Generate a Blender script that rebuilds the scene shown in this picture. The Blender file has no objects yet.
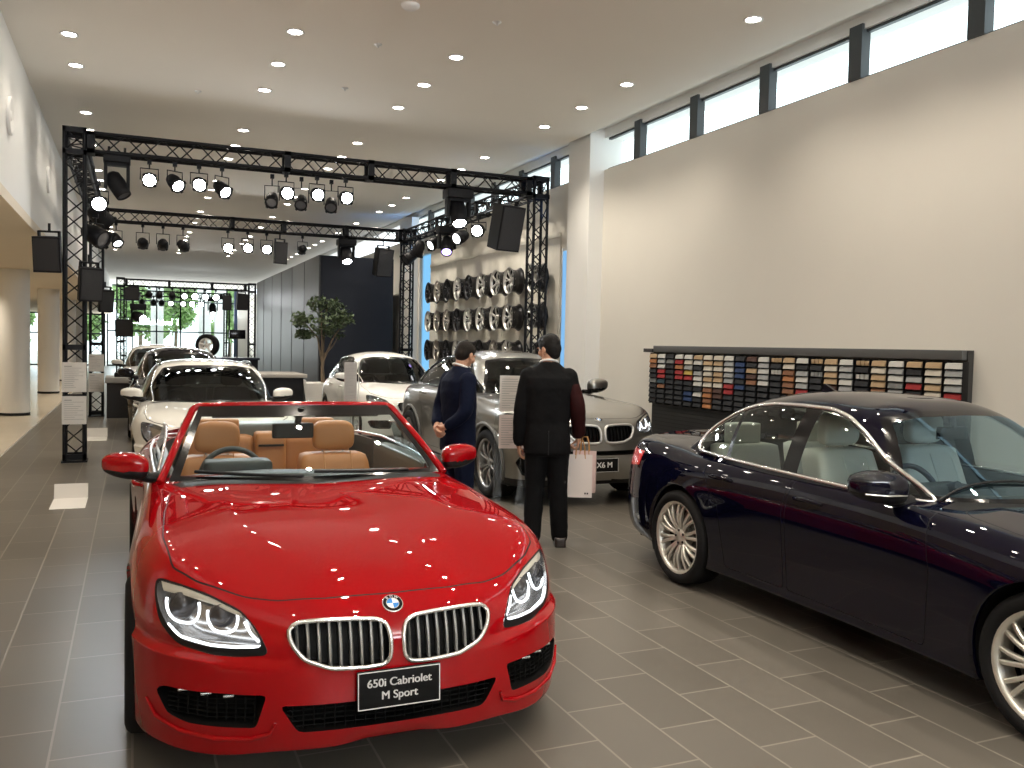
import bpy, bmesh, math, random
import numpy as np
from math import pi, sin, cos, radians
from mathutils import Vector, Matrix
from mathutils.bvhtree import BVHTree
from mathutils.geometry import tessellate_polygon

rnd = random.Random(7)
SC = bpy.context.scene
COL = SC.collection

# ------------------------------------------------------------------ materials
MATS = {}

def principled(name, color, rough=.5, metal=0., coat=0., coat_rough=.03, spec=.5, emit=None, estr=0., noise=0., nscale=8., bump=0., bscale=40., trans=0.):
    if name in MATS:
        return MATS[name]
    m = bpy.data.materials.new(name)
    m.use_nodes = True
    nt = m.node_tree
    b = nt.nodes['Principled BSDF']
    c = (*color, 1)
    b.inputs['Base Color'].default_value = c
    b.inputs['Roughness'].default_value = rough
    b.inputs['Metallic'].default_value = metal
    b.inputs['Coat Weight'].default_value = coat
    b.inputs['Coat Roughness'].default_value = coat_rough
    b.inputs['Specular IOR Level'].default_value = spec
    if trans:
        b.inputs['Transmission Weight'].default_value = trans
    if emit:
        b.inputs['Emission Color'].default_value = (*emit, 1)
        b.inputs['Emission Strength'].default_value = estr
    if noise or bump:
        tc = nt.nodes.new('ShaderNodeTexCoord')
        n = nt.nodes.new('ShaderNodeTexNoise')
        n.inputs['Scale'].default_value = nscale
        n.inputs['Detail'].default_value = 4
        nt.links.new(tc.outputs['Object'], n.inputs['Vector'])
        if noise:
            mix = nt.nodes.new('ShaderNodeMix'); mix.data_type = 'RGBA'
            mix.inputs['A'].default_value = tuple(max(0, v * (1 - noise)) for v in color) + (1,)
            mix.inputs['B'].default_value = tuple(min(1, v * (1 + noise)) for v in color) + (1,)
            nt.links.new(n.outputs['Fac'], mix.inputs['Factor'])
            nt.links.new(mix.outputs['Result'], b.inputs['Base Color'])
        if bump:
            n2 = nt.nodes.new('ShaderNodeTexNoise'); n2.inputs['Scale'].default_value = bscale
            n2.inputs['Detail'].default_value = 3
            nt.links.new(tc.outputs['Object'], n2.inputs['Vector'])
            bp = nt.nodes.new('ShaderNodeBump'); bp.inputs['Strength'].default_value = bump
            bp.inputs['Distance'].default_value = .01
            nt.links.new(n2.outputs['Fac'], bp.inputs['Height'])
            nt.links.new(bp.outputs['Normal'], b.inputs['Normal'])
    MATS[name] = m
    return m

def emission(name, color, strength):
    if name in MATS:
        return MATS[name]
    m = bpy.data.materials.new(name); m.use_nodes = True
    nt = m.node_tree
    nt.nodes.remove(nt.nodes['Principled BSDF'])
    e = nt.nodes.new('ShaderNodeEmission')
    e.inputs['Color'].default_value = (*color, 1); e.inputs['Strength'].default_value = strength
    nt.links.new(e.outputs[0], nt.nodes['Material Output'].inputs['Surface'])
    MATS[name] = m
    return m

def glass(name, tint=(1, 1, 1), base=.04, rough=.0, gloss=(1, 1, 1)):
    """thin sheet glass: straight-through tint plus a Fresnel mirror"""
    if name in MATS:
        return MATS[name]
    m = bpy.data.materials.new(name); m.use_nodes = True
    nt = m.node_tree
    nt.nodes.remove(nt.nodes['Principled BSDF'])
    t = nt.nodes.new('ShaderNodeBsdfTransparent'); t.inputs['Color'].default_value = (*tint, 1)
    g = nt.nodes.new('ShaderNodeBsdfGlossy'); g.inputs['Roughness'].default_value = rough
    g.inputs['Color'].default_value = (*gloss, 1)
    lw = nt.nodes.new('ShaderNodeLayerWeight'); lw.inputs['Blend'].default_value = .5
    pw = nt.nodes.new('ShaderNodeMath'); pw.operation = 'POWER'; pw.inputs[1].default_value = 5
    ma = nt.nodes.new('ShaderNodeMath'); ma.operation = 'MULTIPLY_ADD'
    ma.inputs[1].default_value = 1 - base; ma.inputs[2].default_value = base
    mx = nt.nodes.new('ShaderNodeMixShader')
    nt.links.new(lw.outputs['Facing'], pw.inputs[0]); nt.links.new(pw.outputs[0], ma.inputs[0])
    nt.links.new(ma.outputs[0], mx.inputs[0]); nt.links.new(t.outputs[0], mx.inputs[1]); nt.links.new(g.outputs[0], mx.inputs[2])
    nt.links.new(mx.outputs[0], nt.nodes['Material Output'].inputs['Surface'])
    MATS[name] = m
    return m

M_BLACK = principled('black_plastic', (.009, .009, .0095), .5, spec=.25)
M_GLOSSBLACK = principled('gloss_black', (.004, .004, .005), .15, spec=.4)
M_RUBBER = principled('tyre_rubber', (.009, .009, .0095), .75, spec=.2, noise=.2, nscale=30)
M_CHROME = principled('chrome', (.84, .84, .83), .20, .9)
M_SATIN = principled('satin_chrome', (.74, .74, .73), .34, .85)
M_SILVER = principled('silver_alloy', (.66, .65, .62), .32, .75)
M_TRUSS = principled('black_truss', (.006, .0065, .009), .5, 0., spec=.25, noise=.3, nscale=20)
M_CASE = principled('black_case', (.008, .008, .010), .55, spec=.25, noise=.3, nscale=12)
M_PAPER = principled('paper', (.72, .70, .67), .7, noise=.03)
M_PRINT = principled('print_grey', (.30, .30, .30), .7)
M_WHITE = principled('white_paint', (.80, .78, .74), .5)
M_MESH = principled('grille_mesh', (.004, .004, .004), .6, spec=.15)

# ------------------------------------------------------------------ objects
def setp(o, label=None, cat=None, group=None, kind=None):
    if label: o['label'] = label
    if cat: o['category'] = cat
    if group: o['group'] = group
    if kind: o['kind'] = kind
    return o

def thing(name, label, cat, loc=(0, 0, 0), group=None, rotz=0.):
    o = bpy.data.objects.new(name, None)
    o.empty_display_size = .1
    COL.objects.link(o)
    o.location = loc; o.rotation_euler = (0, 0, rotz)
    return setp(o, label, cat, group)

def link(name, me, mats, parent=None, label=None):
    if mats is not None:
        if not isinstance(mats, (list, tuple)):
            mats = [mats]
        for m in mats:
            me.materials.append(m)
    o = bpy.data.objects.new(name, me)
    COL.objects.link(o)
    if parent is not None:
        o.parent = parent
    if label:
        o['label'] = label
    return o

def copy_tree(o, parent=None):
    c = o.copy(); COL.objects.link(c)
    if parent is not None:
        c.parent = parent
    for ch in list(o.children):
        copy_tree(ch, c)
    return c

class MB:
    """collects polygons and links them as one mesh object"""
    def __init__(s):
        s.v = []; s.f = []; s.m = []; s.sm = []
    def add(s, verts, faces, mat=0, smooth=False):
        b = len(s.v)
        s.v.extend([tuple(p) for p in verts])
        for f in faces:
            s.f.append(tuple(b + i for i in f)); s.m.append(mat); s.sm.append(smooth)
        return s
    def box(s, lo, hi, mat=0, M=None, bevel=0.):
        x0, y0, z0 = lo; x1, y1, z1 = hi
        if bevel > 0:
            bm = bmesh.new()
            bmesh.ops.create_cube(bm, size=1, matrix=Matrix.Translation(((x0 + x1) / 2, (y0 + y1) / 2, (z0 + z1) / 2)) @ Matrix.Diagonal((x1 - x0, y1 - y0, z1 - z0, 1)))
            bmesh.ops.bevel(bm, geom=bm.edges[:], offset=bevel, segments=2, affect='EDGES', profile=.6)
            return s.bm(bm, mat, M, True)
        v = [(x0, y0, z0), (x1, y0, z0), (x1, y1, z0), (x0, y1, z0), (x0, y0, z1), (x1, y0, z1), (x1, y1, z1), (x0, y1, z1)]
        if M is not None:
            v = [M @ Vector(p) for p in v]
        return s.add(v, [(0, 3, 2, 1), (4, 5, 6, 7), (0, 1, 5, 4), (1, 2, 6, 5), (2, 3, 7, 6), (3, 0, 4, 7)], mat)
    def bm(s, bm, mat=0, M=None, smooth=False):
        bm.verts.index_update()
        v = [(M @ p.co if M is not None else p.co.copy()) for p in bm.verts]
        s.add(v, [[q.index for q in f.verts] for f in bm.faces], mat, smooth)
        bm.free()
        return s
    def tube(s, pts, r, n=8, mat=0, closed=False, smooth=True, caps=True):
        pts = [Vector(p) for p in pts]
        k = len(pts)
        rs = r if isinstance(r, (list, tuple)) else [r] * k
        if closed:
            tan = [(pts[(i + 1) % k] - pts[i - 1]).normalized() for i in range(k)]
        else:
            tan = [(pts[min(i + 1, k - 1)] - pts[max(i - 1, 0)]).normalized() for i in range(k)]
        a = Vector((0, 0, 1)) if abs(tan[0].z) < .9 else Vector((1, 0, 0))
        nrm = (a - tan[0] * a.dot(tan[0])).normalized()
        vs = []
        for i in range(k):
            nrm = (nrm - tan[i] * nrm.dot(tan[i]))
            nrm = nrm.normalized() if nrm.length > 1e-6 else tan[i].orthogonal().normalized()
            bi = tan[i].cross(nrm)
            for j in range(n):
                t = 2 * pi * j / n
                vs.append(pts[i] + (nrm * cos(t) + bi * sin(t)) * rs[i])
        fs = []
        for i in range(k if closed else k - 1):
            i2 = (i + 1) % k
            for j in range(n):
                fs.append((i * n + j, i * n + (j + 1) % n, i2 * n + (j + 1) % n, i2 * n + j))
        s.add(vs, fs, mat, smooth)
        if caps and not closed:
            s.add(vs[:n], [tuple(range(n))[::-1]], mat)
            s.add(vs[-n:], [tuple(range(n))], mat)
        return s
    def lathe(s, prof, n=32, mat=0, M=None, smooth=True, closed=False):
        """prof: (axial, radius) points turned about local X"""
        vs = []
        for a, r in prof:
            for j in range(n):
                t = 2 * pi * j / n
                p = Vector((a, r * cos(t), r * sin(t)))
                vs.append(M @ p if M is not None else p)
        k = len(prof); fs = []
        for i in range(k if closed else k - 1):
            i2 = (i + 1) % k
            for j in range(n):
                fs.append((i * n + j, i * n + (j + 1) % n, i2 * n + (j + 1) % n, i2 * n + j))
        return s.add(vs, fs, mat, smooth)
    def disc(s, c, r, normal=(0, 0, 1), n=24, mat=0):
        q = Vector(normal).to_track_quat('Z', 'Y').to_matrix()
        c = Vector(c)
        return s.add([c + q @ Vector((r * cos(2 * pi * j / n), r * sin(2 * pi * j / n), 0)) for j in range(n)], [tuple(range(n))], mat)
    def prism(s, poly, a, b, axis='y', mat=0, smooth=False):
        """2-D outline extruded between a and b along an axis; outline is (x,z) for y, (y,z) for x, (x,y) for z"""
        def P(p, t):
            return {'y': (p[0], t, p[1]), 'x': (t, p[0], p[1]), 'z': (p[0], p[1], t)}[axis]
        n = len(poly)
        vs = [P(p, a) for p in poly] + [P(p, b) for p in poly]
        fs = [(i, (i + 1) % n, n + (i + 1) % n, n + i) for i in range(n)]
        s.add(vs, fs, mat, smooth)
        s.add(vs[:n], [tuple(range(n))[::-1]], mat); s.add(vs[n:], [tuple(range(n))], mat)
        return s
    def mesh(s, name):
        me = bpy.data.meshes.new(name)
        me.from_pydata(s.v, [], s.f)
        me.polygons.foreach_set('material_index', s.m)
        me.polygons.foreach_set('use_smooth', s.sm)
        bm = bmesh.new(); bm.from_mesh(me)
        bmesh.ops.recalc_face_normals(bm, faces=bm.faces[:])
        bm.to_mesh(me); bm.free()
        me.update()
        return me
    def build(s, name, mats, parent=None, label=None, kind=None):
        o = link(name, s.mesh(name), mats, parent, label)
        if kind: o['kind'] = kind
        return o

def from_bm(bm, name, mats, parent=None, label=None, smooth=True):
    me = bpy.data.meshes.new(name)
    if smooth:
        for f in bm.faces: f.smooth = True
    bm.to_mesh(me); bm.free()
    return link(name, me, mats, parent, label)

def soft_box(lo, hi, r=.03, seg=3, shape=None):
    """rounded, optionally re-shaped box as bmesh"""
    bm = bmesh.new()
    c = [(a + b) / 2 for a, b in zip(lo, hi)]; d = [b - a for a, b in zip(lo, hi)]
    bmesh.ops.create_cube(bm, size=1, matrix=Matrix.Translation(c) @ Matrix.Diagonal((*d, 1)))
    bmesh.ops.subdivide_edges(bm, edges=bm.edges[:], cuts=2, use_grid_fill=True)
    if shape:
        for v in bm.verts:
            v.co = shape(v.co.copy())
    bmesh.ops.subdivide_edges(bm, edges=bm.edges[:], cuts=2, use_grid_fill=True, smooth=0)
    for _ in range(seg):
        bmesh.ops.smooth_vert(bm, verts=bm.verts[:], factor=.5, use_axis_x=True, use_axis_y=True, use_axis_z=True)
    for f in bm.faces: f.smooth = True
    return bm

def evaluated(me, mods, creases=None):
    """mesh through modifiers, returned as a new mesh"""
    o = bpy.data.objects.new('tmp', me); COL.objects.link(o)
    for typ, kw in mods:
        m = o.modifiers.new('m', typ)
        for k, v in kw.items(): setattr(m, k, v)
    dg = bpy.context.evaluated_depsgraph_get()
    out = bpy.data.meshes.new_from_object(o.evaluated_get(dg))
    bpy.data.objects.remove(o)
    return out

def text_mesh(body, size, align='CENTER', ext=.0008, bold=0.):
    cu = bpy.data.curves.new('lettering', 'FONT')
    cu.body = body; cu.size = size; cu.align_x = align; cu.align_y = 'CENTER'
    cu.extrude = ext; cu.offset = bold
    o = bpy.data.objects.new('tmp', cu); COL.objects.link(o)
    dg = bpy.context.evaluated_depsgraph_get()
    me = bpy.data.meshes.new_from_object(o.evaluated_get(dg))
    bpy.data.objects.remove(o)
    return me
# ------------------------------------------------------------------ camera
CAMH = 1.70
R3 = ((0.9187060981245114, -0.3943278830847842, 0.022014220193058962), (0.0032962714911244154, -0.04808265918795907, -0.9988379210260651), (0.3949281451898466, 0.9177110539310767, -0.04287402045085274))
cam = bpy.data.cameras.new('camera'); cam_o = bpy.data.objects.new('camera', cam); COL.objects.link(cam_o)
cam.sensor_fit = 'HORIZONTAL'; cam.sensor_width = 36; cam.lens = 36 * 880 / 1024
cam.clip_start = .05; cam.clip_end = 400
cam_o.matrix_world = Matrix(((R3[0][0], -R3[1][0], -R3[2][0], 0), (R3[0][1], -R3[1][1], -R3[2][1], 0), (R3[0][2], -R3[1][2], -R3[2][2], CAMH), (0, 0, 0, 1)))
SC.camera = cam_o

# ------------------------------------------------------------------ room shell
XL, XR, ZC, YB, YE = -1.22, 6.6, 4.9, -9.0, 58.0
ZSOF, ZSILL = 3.09, 4.42
XFAR = -9.0

def tile_material(name, c1, c2, grout, rough, mortar):
    m = bpy.data.materials.new(name); m.use_nodes = True
    nt = m.node_tree; b = nt.nodes['Principled BSDF']
    tc = nt.nodes.new('ShaderNodeTexCoord'); sp = nt.nodes.new('ShaderNodeSeparateXYZ'); cb = nt.nodes.new('ShaderNodeCombineXYZ')
    nt.links.new(tc.outputs['Object'], sp.inputs[0])
    ad = nt.nodes.new('ShaderNodeMath'); ad.inputs[1].default_value = -.235 + .61 * 40
    ax = nt.nodes.new('ShaderNodeMath'); ax.inputs[1].default_value = .31 * 40
    nt.links.new(sp.outputs['Y'], ad.inputs[0]); nt.links.new(sp.outputs['X'], ax.inputs[0])
    nt.links.new(ad.outputs[0], cb.inputs['X']); nt.links.new(ax.outputs[0], cb.inputs['Y'])
    br = nt.nodes.new('ShaderNodeTexBrick')
    br.offset = .5; br.offset_frequency = 2; br.squash = 1
    br.inputs['Scale'].default_value = 1; br.inputs['Brick Width'].default_value = .61; br.inputs['Row Height'].default_value = .31
    br.inputs['Mortar Size'].default_value = mortar; br.inputs['Mortar Smooth'].default_value = .3; br.inputs['Bias'].default_value = 0
    br.inputs['Color1'].default_value = (*c1, 1); br.inputs['Color2'].default_value = (*c2, 1); br.inputs['Mortar'].default_value = (*grout, 1)
    nt.links.new(cb.outputs[0], br.inputs['Vector'])
    n = nt.nodes.new('ShaderNodeTexNoise'); n.inputs['Scale'].default_value = 1.3; n.inputs['Detail'].default_value = 5
    nt.links.new(tc.outputs['Object'], n.inputs['Vector'])
    mx = nt.nodes.new('ShaderNodeMix'); mx.data_type = 'RGBA'; mx.blend_type = 'MULTIPLY'; mx.inputs['Factor'].default_value = .35
    rp = nt.nodes.new('ShaderNodeValToRGB'); rp.color_ramp.elements[0].color = (.7, .7, .7, 1); rp.color_ramp.elements[1].color = (1.2, 1.2, 1.2, 1)
    nt.links.new(n.outputs['Fac'], rp.inputs[0])
    nt.links.new(br.outputs['Color'], mx.inputs['A']); nt.links.new(rp.outputs[0], mx.inputs['B'])
    nt.links.new(mx.outputs['Result'], b.inputs['Base Color'])
    b.inputs['Roughness'].default_value = rough; b.inputs['Specular IOR Level'].default_value = .5
    bp = nt.nodes.new('ShaderNodeBump'); bp.inputs['Strength'].default_value = .25; bp.inputs['Distance'].default_value = .002
    nt.links.new(br.outputs['Fac'], bp.inputs['Height']); bp.invert = True
    nt.links.new(bp.outputs['Normal'], b.inputs['Normal'])
    return m

M_FLOOR = tile_material('grey_floor_tile', (.112, .100, .083), (.140, .126, .106), (.235, .212, .176), .34, .006)
M_FLOORB = principled('beige_floor', (.60, .53, .42), .25, noise=.06, nscale=2)
M_WALL = principled('white_wall', (.80, .765, .69), .75, noise=.02, nscale=1.5)
M_WALLW = principled('bright_wall', (.86, .85, .82), .7, noise=.02, nscale=1.5)
M_CEIL = principled('ceiling_board', (.86, .82, .75), .8, noise=.02, nscale=1)
M_SOFFIT = principled('warm_soffit', (.80, .70, .55), .7, noise=.02)
M_MULL = principled('mullion_grey', (.055, .062, .066), .5)
M_PANE = glass('window_glass', (.93, .97, .96), .05)

def struct(mb, name, mat):
    return mb.build(name, mat, kind='structure')

XS = -1.70
struct(MB().box((XS, YB, -.1), (XR + .5, YE, 0)), 'floor', M_FLOOR)
struct(MB().box((XFAR, YB, -.1), (XS, YE, 0)), 'floor_hall', M_FLOORB)
struct(MB().box((XS - .02, YB, 0), (XS, YE, .004)), 'trim_1', M_SATIN)
struct(MB().box((XL, YB, ZC), (6.25, YE, ZC + .08)), 'ceiling', M_CEIL)
struct(MB().box((XL - .3, YB - .2, ZC + .14), (XR + .6, YE + .2, ZC + .3)), 'ceiling_slab', M_WALLW)
struct(MB().box((XFAR, YB, ZSOF), (XL, YE, ZSOF + .12)), 'ceiling_hall', M_SOFFIT)
struct(MB().box((XL - .25, YB, ZSOF + .12), (XL, YE, ZC + .14)), 'wall_left', M_WALLW)
struct(MB().box((XFAR - .2, YB, 0), (XFAR, YE, ZSOF + .12)), 'wall_hall', M_SOFFIT)
# right wall: main panel, slot, pillar, wheel bay, far part
w = MB()
w.box((XR, YB, 0), (XR + .35, 11.95, ZSILL))
w.box((XR, 12.66, 0), (XR + .35, 20.45, ZSILL))
w.box((XR, 21.35, 0), (XR + .35, YE, ZSILL))
w.box((XR + .25, 20.45, 0), (XR + .35, 21.35, ZSILL))
w.box((XR, 20.45, 3.92), (XR + .25, 21.35, ZSILL))
struct(w, 'wall_right', M_WALL)
struct(MB().box((6.35, 11.95, 0), (XR + .35, 12.66, ZC + .14)), 'wall_pillar', M_WALLW)
struct(MB().box((6.42, 21.5, 0), (XR, 22.6, ZC)), 'wall_pier', M_WALLW)
# clerestory: each bay a window between deep dark mullions
ys = [-7.0 + 1.37 * k for k in range(15)] + [13.55 + 1.37 * k for k in range(8)]
mulls = [5.46 + 1.375 * k for k in range(-10, 14)]
wn = 1
for k in range(len(mulls) - 1):
    a, b = mulls[k], mulls[k + 1]
    if a < 11.95 < b: b = 11.95
    if a < 12.66 < b: a = 12.66
    f = MB()
    f.box((XR + .03, a + .07, ZSILL), (XR + .08, b - .07, ZSILL + .02)); f.box((XR + .03, a + .07, ZC - .03), (XR + .08, b - .07, ZC - .0))
    o = f.build('window_%d' % wn, M_MULL, kind='structure')
    link('window_pane', MB().box((XR + .30, a + .02, ZSILL + .0), (XR + .31, b - .02, ZC)).mesh('pane'), M_PANE, o)
    MB().box((XR - .03, a - .085, ZSILL), (XR + .08, a + .085, ZC + .05)).build('window_mullion', M_MULL, o)
    wn += 1
struct(MB().box((XR + .0, YB, ZC), (XR + .40, YE, ZC + .14)), 'trim_2', M_WALLW)
# far end: full-height glazed bays
M_FRAME = principled('dark_window_frame', (.03, .045, .055), .45)
bays = [(-1.45 + 1.36 * k) for k in range(6)]
for xb in bays:
    f = MB()
    f.box((xb - .04, YE - .1, 0), (xb + .04, YE + .05, ZC)); f.box((xb + 1.32, YE - .1, 0), (xb + 1.40, YE + .05, ZC))
    for z in (0.04, 2.12, 3.98, 4.84): f.box((xb, YE - .08, z - .04), (xb + 1.36, YE + .03, z + .04))
    o = f.build('window_%d' % wn, M_FRAME, kind='structure')
    link('window_pane', MB().box((xb + .04, YE - .03, .08), (xb + 1.32, YE - .02, 4.8)).mesh('pane'), M_PANE, o)
    wn += 1
struct(MB().box((5.75, YE - .5, 0), (5.95, YE - .3, ZC)), 'wall_post', principled('navy_post', (.02, .035, .08), .4))
struct(MB().box((6.71 - .0, YE - .2, 0), (XR + .5, YE + .1, ZC + .1)).box((6.0, YE - .2, 0), (6.71, YE + .1, ZC + .1)), 'wall_end', M_WALLW)
for xb in (-8.6, -7.2, -5.8, -4.4, -3.0):
    f = MB()
    f.box((xb - .04, YE - .1, 0), (xb + .04, YE + .05, ZSOF)); f.box((xb + 1.36, YE - .1, 0), (xb + 1.44, YE + .05, ZSOF))
    for z in (.04, 1.9, ZSOF - .04): f.box((xb, YE - .08, z - .04), (xb + 1.4, YE + .03, z + .04))
    o = f.build('window_%d' % wn, M_FRAME, kind='structure')
    link('window_pane', MB().box((xb + .04, YE - .03, .08), (xb + 1.36, YE - .02, ZSOF - .08)).mesh('pane'), M_PANE, o)
    wn += 1
# unseen street front: solid below, transom windows made up above to light the ceiling
for k in range(5):
    xb = -.9 + 1.5 * k
    f = MB()
    f.box((xb - .04, YB, 3.3), (xb + .04, YB + .1, ZC)); f.box((xb + 1.46, YB, 3.3), (xb + 1.54, YB + .1, ZC))
    for z in (3.34, 4.84): f.box((xb, YB, z - .04), (xb + 1.5, YB + .1, z + .04))
    o = f.build('window_%d' % wn, M_FRAME, kind='structure')
    link('window_pane', MB().box((xb + .04, YB + .04, 3.38), (xb + 1.46, YB + .05, 4.8)).mesh('pane'), M_PANE, o)
    wn += 1
struct(MB().box((-1.3, YB - .2, 0), (XR + .5, YB, 3.3)), 'wall_street', principled('grey_brown_panel', (.16, .14, .12), .6))
struct(MB().box((XFAR, YB - .2, 0), (-.98, YB, ZC)).box((6.65, YB - .2, 0), (XR + .5, YB, ZC + .1)), 'wall_front', M_WALLW)
# hall columns
for k, y in enumerate((5.2, 13.3, 21.4, 29.5, 37.6, 45.7)):
    c = MB(); M = Matrix.Translation((-2.33, y, 0)) @ Matrix.Rotation(-pi / 2, 4, 'Y')
    c.lathe([(0, .29), (ZSOF, .29)], 40, M=M)
    o = c.build('wall_column', M_WALLW, kind='structure')
    o['label'] = 'round off-white column %d of the hall' % (k + 1)
    b = MB(); b.lathe([(0, .292), (.06, .298), (.06, .29)], 40, M=M); b.build('baseboard', M_BLACK, o)
# round air nozzles high on the left wall
for k, (y, z) in enumerate(((10.7, 4.0), (15.2, 4.07))):
    t = thing('air_vent_nozzle', ('round white air nozzle high on the left wall, nearer the camera', 'round white air nozzle high on the left wall, beside the black truss tower')[k], 'air vent', (XL + .002, y, z))
    b = MB(); b.lathe([(0, .20), (.03, .20), (.035, .17), (.012, .15), (.012, .06), (.03, .05), (.03, 0.001)], 32)
    b.build('nozzle_ring', M_WALLW, t)

# ------------------------------------------------------------------ daylight and outside
w = bpy.data.worlds.new('daylight'); SC.world = w; w.use_nodes = True
bg = w.node_tree.nodes['Background']
bg.inputs[0].default_value = (.86, .94, 1.0, 1); bg.inputs[1].default_value = 3.0
struct(MB().box((-40, YE + .1, -.15), (40, YE + 60, -.05)).box((-40, YB - 40, -.15), (40, YB - .2, -.05)), 'ground_outside', principled('paving', (.55, .54, .50), .8, noise=.1))

def add_area(name, loc, size, rot, power, color, spread=pi):
    l = bpy.data.lights.new(name, 'AREA'); l.shape = 'RECTANGLE'; l.size, l.size_y = size
    l.energy = power; l.color = color; l.spread = spread
    o = bpy.data.objects.new(name, l); COL.objects.link(o); o.location = loc; o.rotation_euler = rot
    return o

def add_spot(name, loc, target, power, color, angle=70, blend=.6, radius=.06):
    l = bpy.data.lights.new(name, 'SPOT'); l.energy = power; l.color = color
    l.spot_size = radians(angle); l.spot_blend = blend; l.shadow_soft_size = radius
    o = bpy.data.objects.new(name, l); COL.objects.link(o); o.location = loc
    d = Vector(target) - Vector(loc)
    o.rotation_euler = d.to_track_quat('-Z', 'Y').to_euler()
    return o

# ------------------------------------------------------------------ ceiling downlights
M_LAMP = emission('lamp_face', (1.0, .93, .82), 45)
M_LTRIM = principled('lamp_trim', (.8, .79, .76), .4)
DOWN = [-.64, 1.52, 3.28, 5.47]
ring = MB().lathe([(0, .085), (-.012, .095), (-.012, .075), (.0, .068)], 24, M=Matrix.Rotation(-pi / 2, 4, 'Y'), closed=True).mesh('lamp_trim'); ring.materials.append(M_LTRIM)
face = MB().disc((0, 0, -.004), .07, (0, 0, -1), 20).mesh('lamp_face'); face.materials.append(M_LAMP)
rows = ['aisle by the left wall', 'second row, above the red convertible', 'third row, mid hall', 'row along the clerestory']
ordi = ['first', 'second', 'third', 'fourth', 'fifth', 'sixth', 'seventh', 'eighth', 'ninth', 'tenth', 'eleventh', 'twelfth', 'thirteenth', 'fourteenth', 'fifteenth', 'sixteenth', 'seventeenth', 'eighteenth', 'nineteenth', 'twentieth', 'twenty-first', 'twenty-second', 'twenty-third', 'twenty-fourth', 'twenty-fifth', 'twenty-sixth', 'twenty-seventh', 'twenty-eighth', 'twenty-ninth', 'thirtieth', 'thirty-first', 'thirty-second', 'thirty-third']
vis0 = {0: 10, 1: 9, 2: 7.9, 3: 6.5}
for ix, x in enumerate(DOWN):
    cnt = 0
    for n in range(-3, 8):
        for q in range(3):
            y = 4.7 * n + (0, 1.17, 2.33)[q]
            if y < YB + .5 or (ix > 2 and 21.8 < y < 40) and False: continue
            if y > vis0[ix]:
                t = thing('downlight', 'lit recessed downlight, %s from the camera in the %s' % (ordi[cnt], rows[ix]), 'downlight', (x, y, ZC), group='recessed ceiling downlights')
                link('lamp_trim', ring, None, t); link('lamp_face', face, None, t); cnt += 1
            if y < 50:
                add_spot('downlight_lamp', (x, y, ZC - .02), (x, y, 0), (32, 100, 100, 84 if y < 11 else 150 if y < 22 else 100)[ix], (1.0, .90, .76), 120, .8, .05)
for y in (1, 6, 11, 16, 21, 26, 31, 36):
    for x in (-3.4, -5.6):
        add_spot('hall_lamp', (x, y, ZSOF - .02), (x, y, 0), 130, (1.0, .88, .70), 120, .8, .05)
# small ceiling fittings
sp = MB().lathe([(0, .045), (-.01, .04), (-.012, .015), (-.035, .012), (-.035, .001)], 16, M=Matrix.Rotation(-pi / 2, 4, 'Y')).mesh('sprinkler'); sp.materials.append(M_SATIN)
for k, (x, y) in enumerate(((3.29, 8.22), (2.39, 9.39), (2.43, 11.17), (.75, 12.2))):
    o = bpy.data.objects.new('ceiling_sprinkler', sp); COL.objects.link(o); o.location = (x, y, ZC)
    setp(o, 'small grey sprinkler head on the ceiling, %s from the camera' % ordi[k], 'sprinkler')
o = MB().lathe([(0, .09), (-.02, .085), (-.04, .06), (-.045, .001)], 24, M=Matrix.Translation((2.39, 8.18, ZC)) @ Matrix.Rotation(-pi / 2, 4, 'Y')).build('smoke_detector', M_LTRIM)
setp(o, 'round white smoke detector on the ceiling above the red convertible', 'smoke detector')

# added ceiling fill at the unseen front; daylight through the far glazing
add_area('ceiling_fill_front', (2.8, YB + .5, 3.9), (7.2, 1.4), (radians(90 + 52), 0, 0), 1100, (.92, .95, 1.0), radians(150))
add_area('daylight_end', (2.6, YE - .6, 2.6), (7.5, 4.0), (radians(-90 - 40), 0, 0), 500, (.92, .97, 1.0))
# ------------------------------------------------------------------ trusses
TW = .29
def truss_parts(root, length, axis, caps, step=.24):
    """square lattice truss along an axis from the root's origin; four chords and one lattice"""
    h = TW / 2 - .025
    def P(t, a, b):
        return {'x': (t, a, b), 'y': (a, t, b), 'z': (a, b, t)}[axis]
    for a, b in ((-h, -h), (h, -h), (h, h), (-h, h)):
        MB().tube([P(0, a, b), P(length, a, b)], .025, 8).build('chord', M_TRUSS, root)
    m = MB(); n = max(2, int(round(length / step))); n += n % 2
    d = length / n
    for fa, fb, fc, fd in ((-h, -h, h, -h), (h, -h, h, h), (h, h, -h, h), (-h, h, -h, -h)):
        for k in range(n):
            a0, b0 = (fa, fb) if k % 2 == 0 else (fc, fd)
            a1, b1 = (fc, fd) if k % 2 == 0 else (fa, fb)
            m.tube([P(k * d, a0, b0), P((k + 1) * d, a1, b1)], .010, 5, caps=False)
    m.build('lattice', M_TRUSS, root)
    e = TW / 2
    for t in caps:
        c = MB(); s = .045
        def bx(a0, b0, a1, b1):
            p, q = P(t - s, a0, b0), P(t + s, a1, b1)
            c.box([min(u, v) for u, v in zip(p, q)], [max(u, v) for u, v in zip(p, q)])
        w = .055
        bx(-e, -e, e, -e + w); bx(-e, e - w, e, e); bx(-e, -e, -e + w, e); bx(e - w, -e, e, e)
        c.build('joint_frame', M_TRUSS, root)

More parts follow.
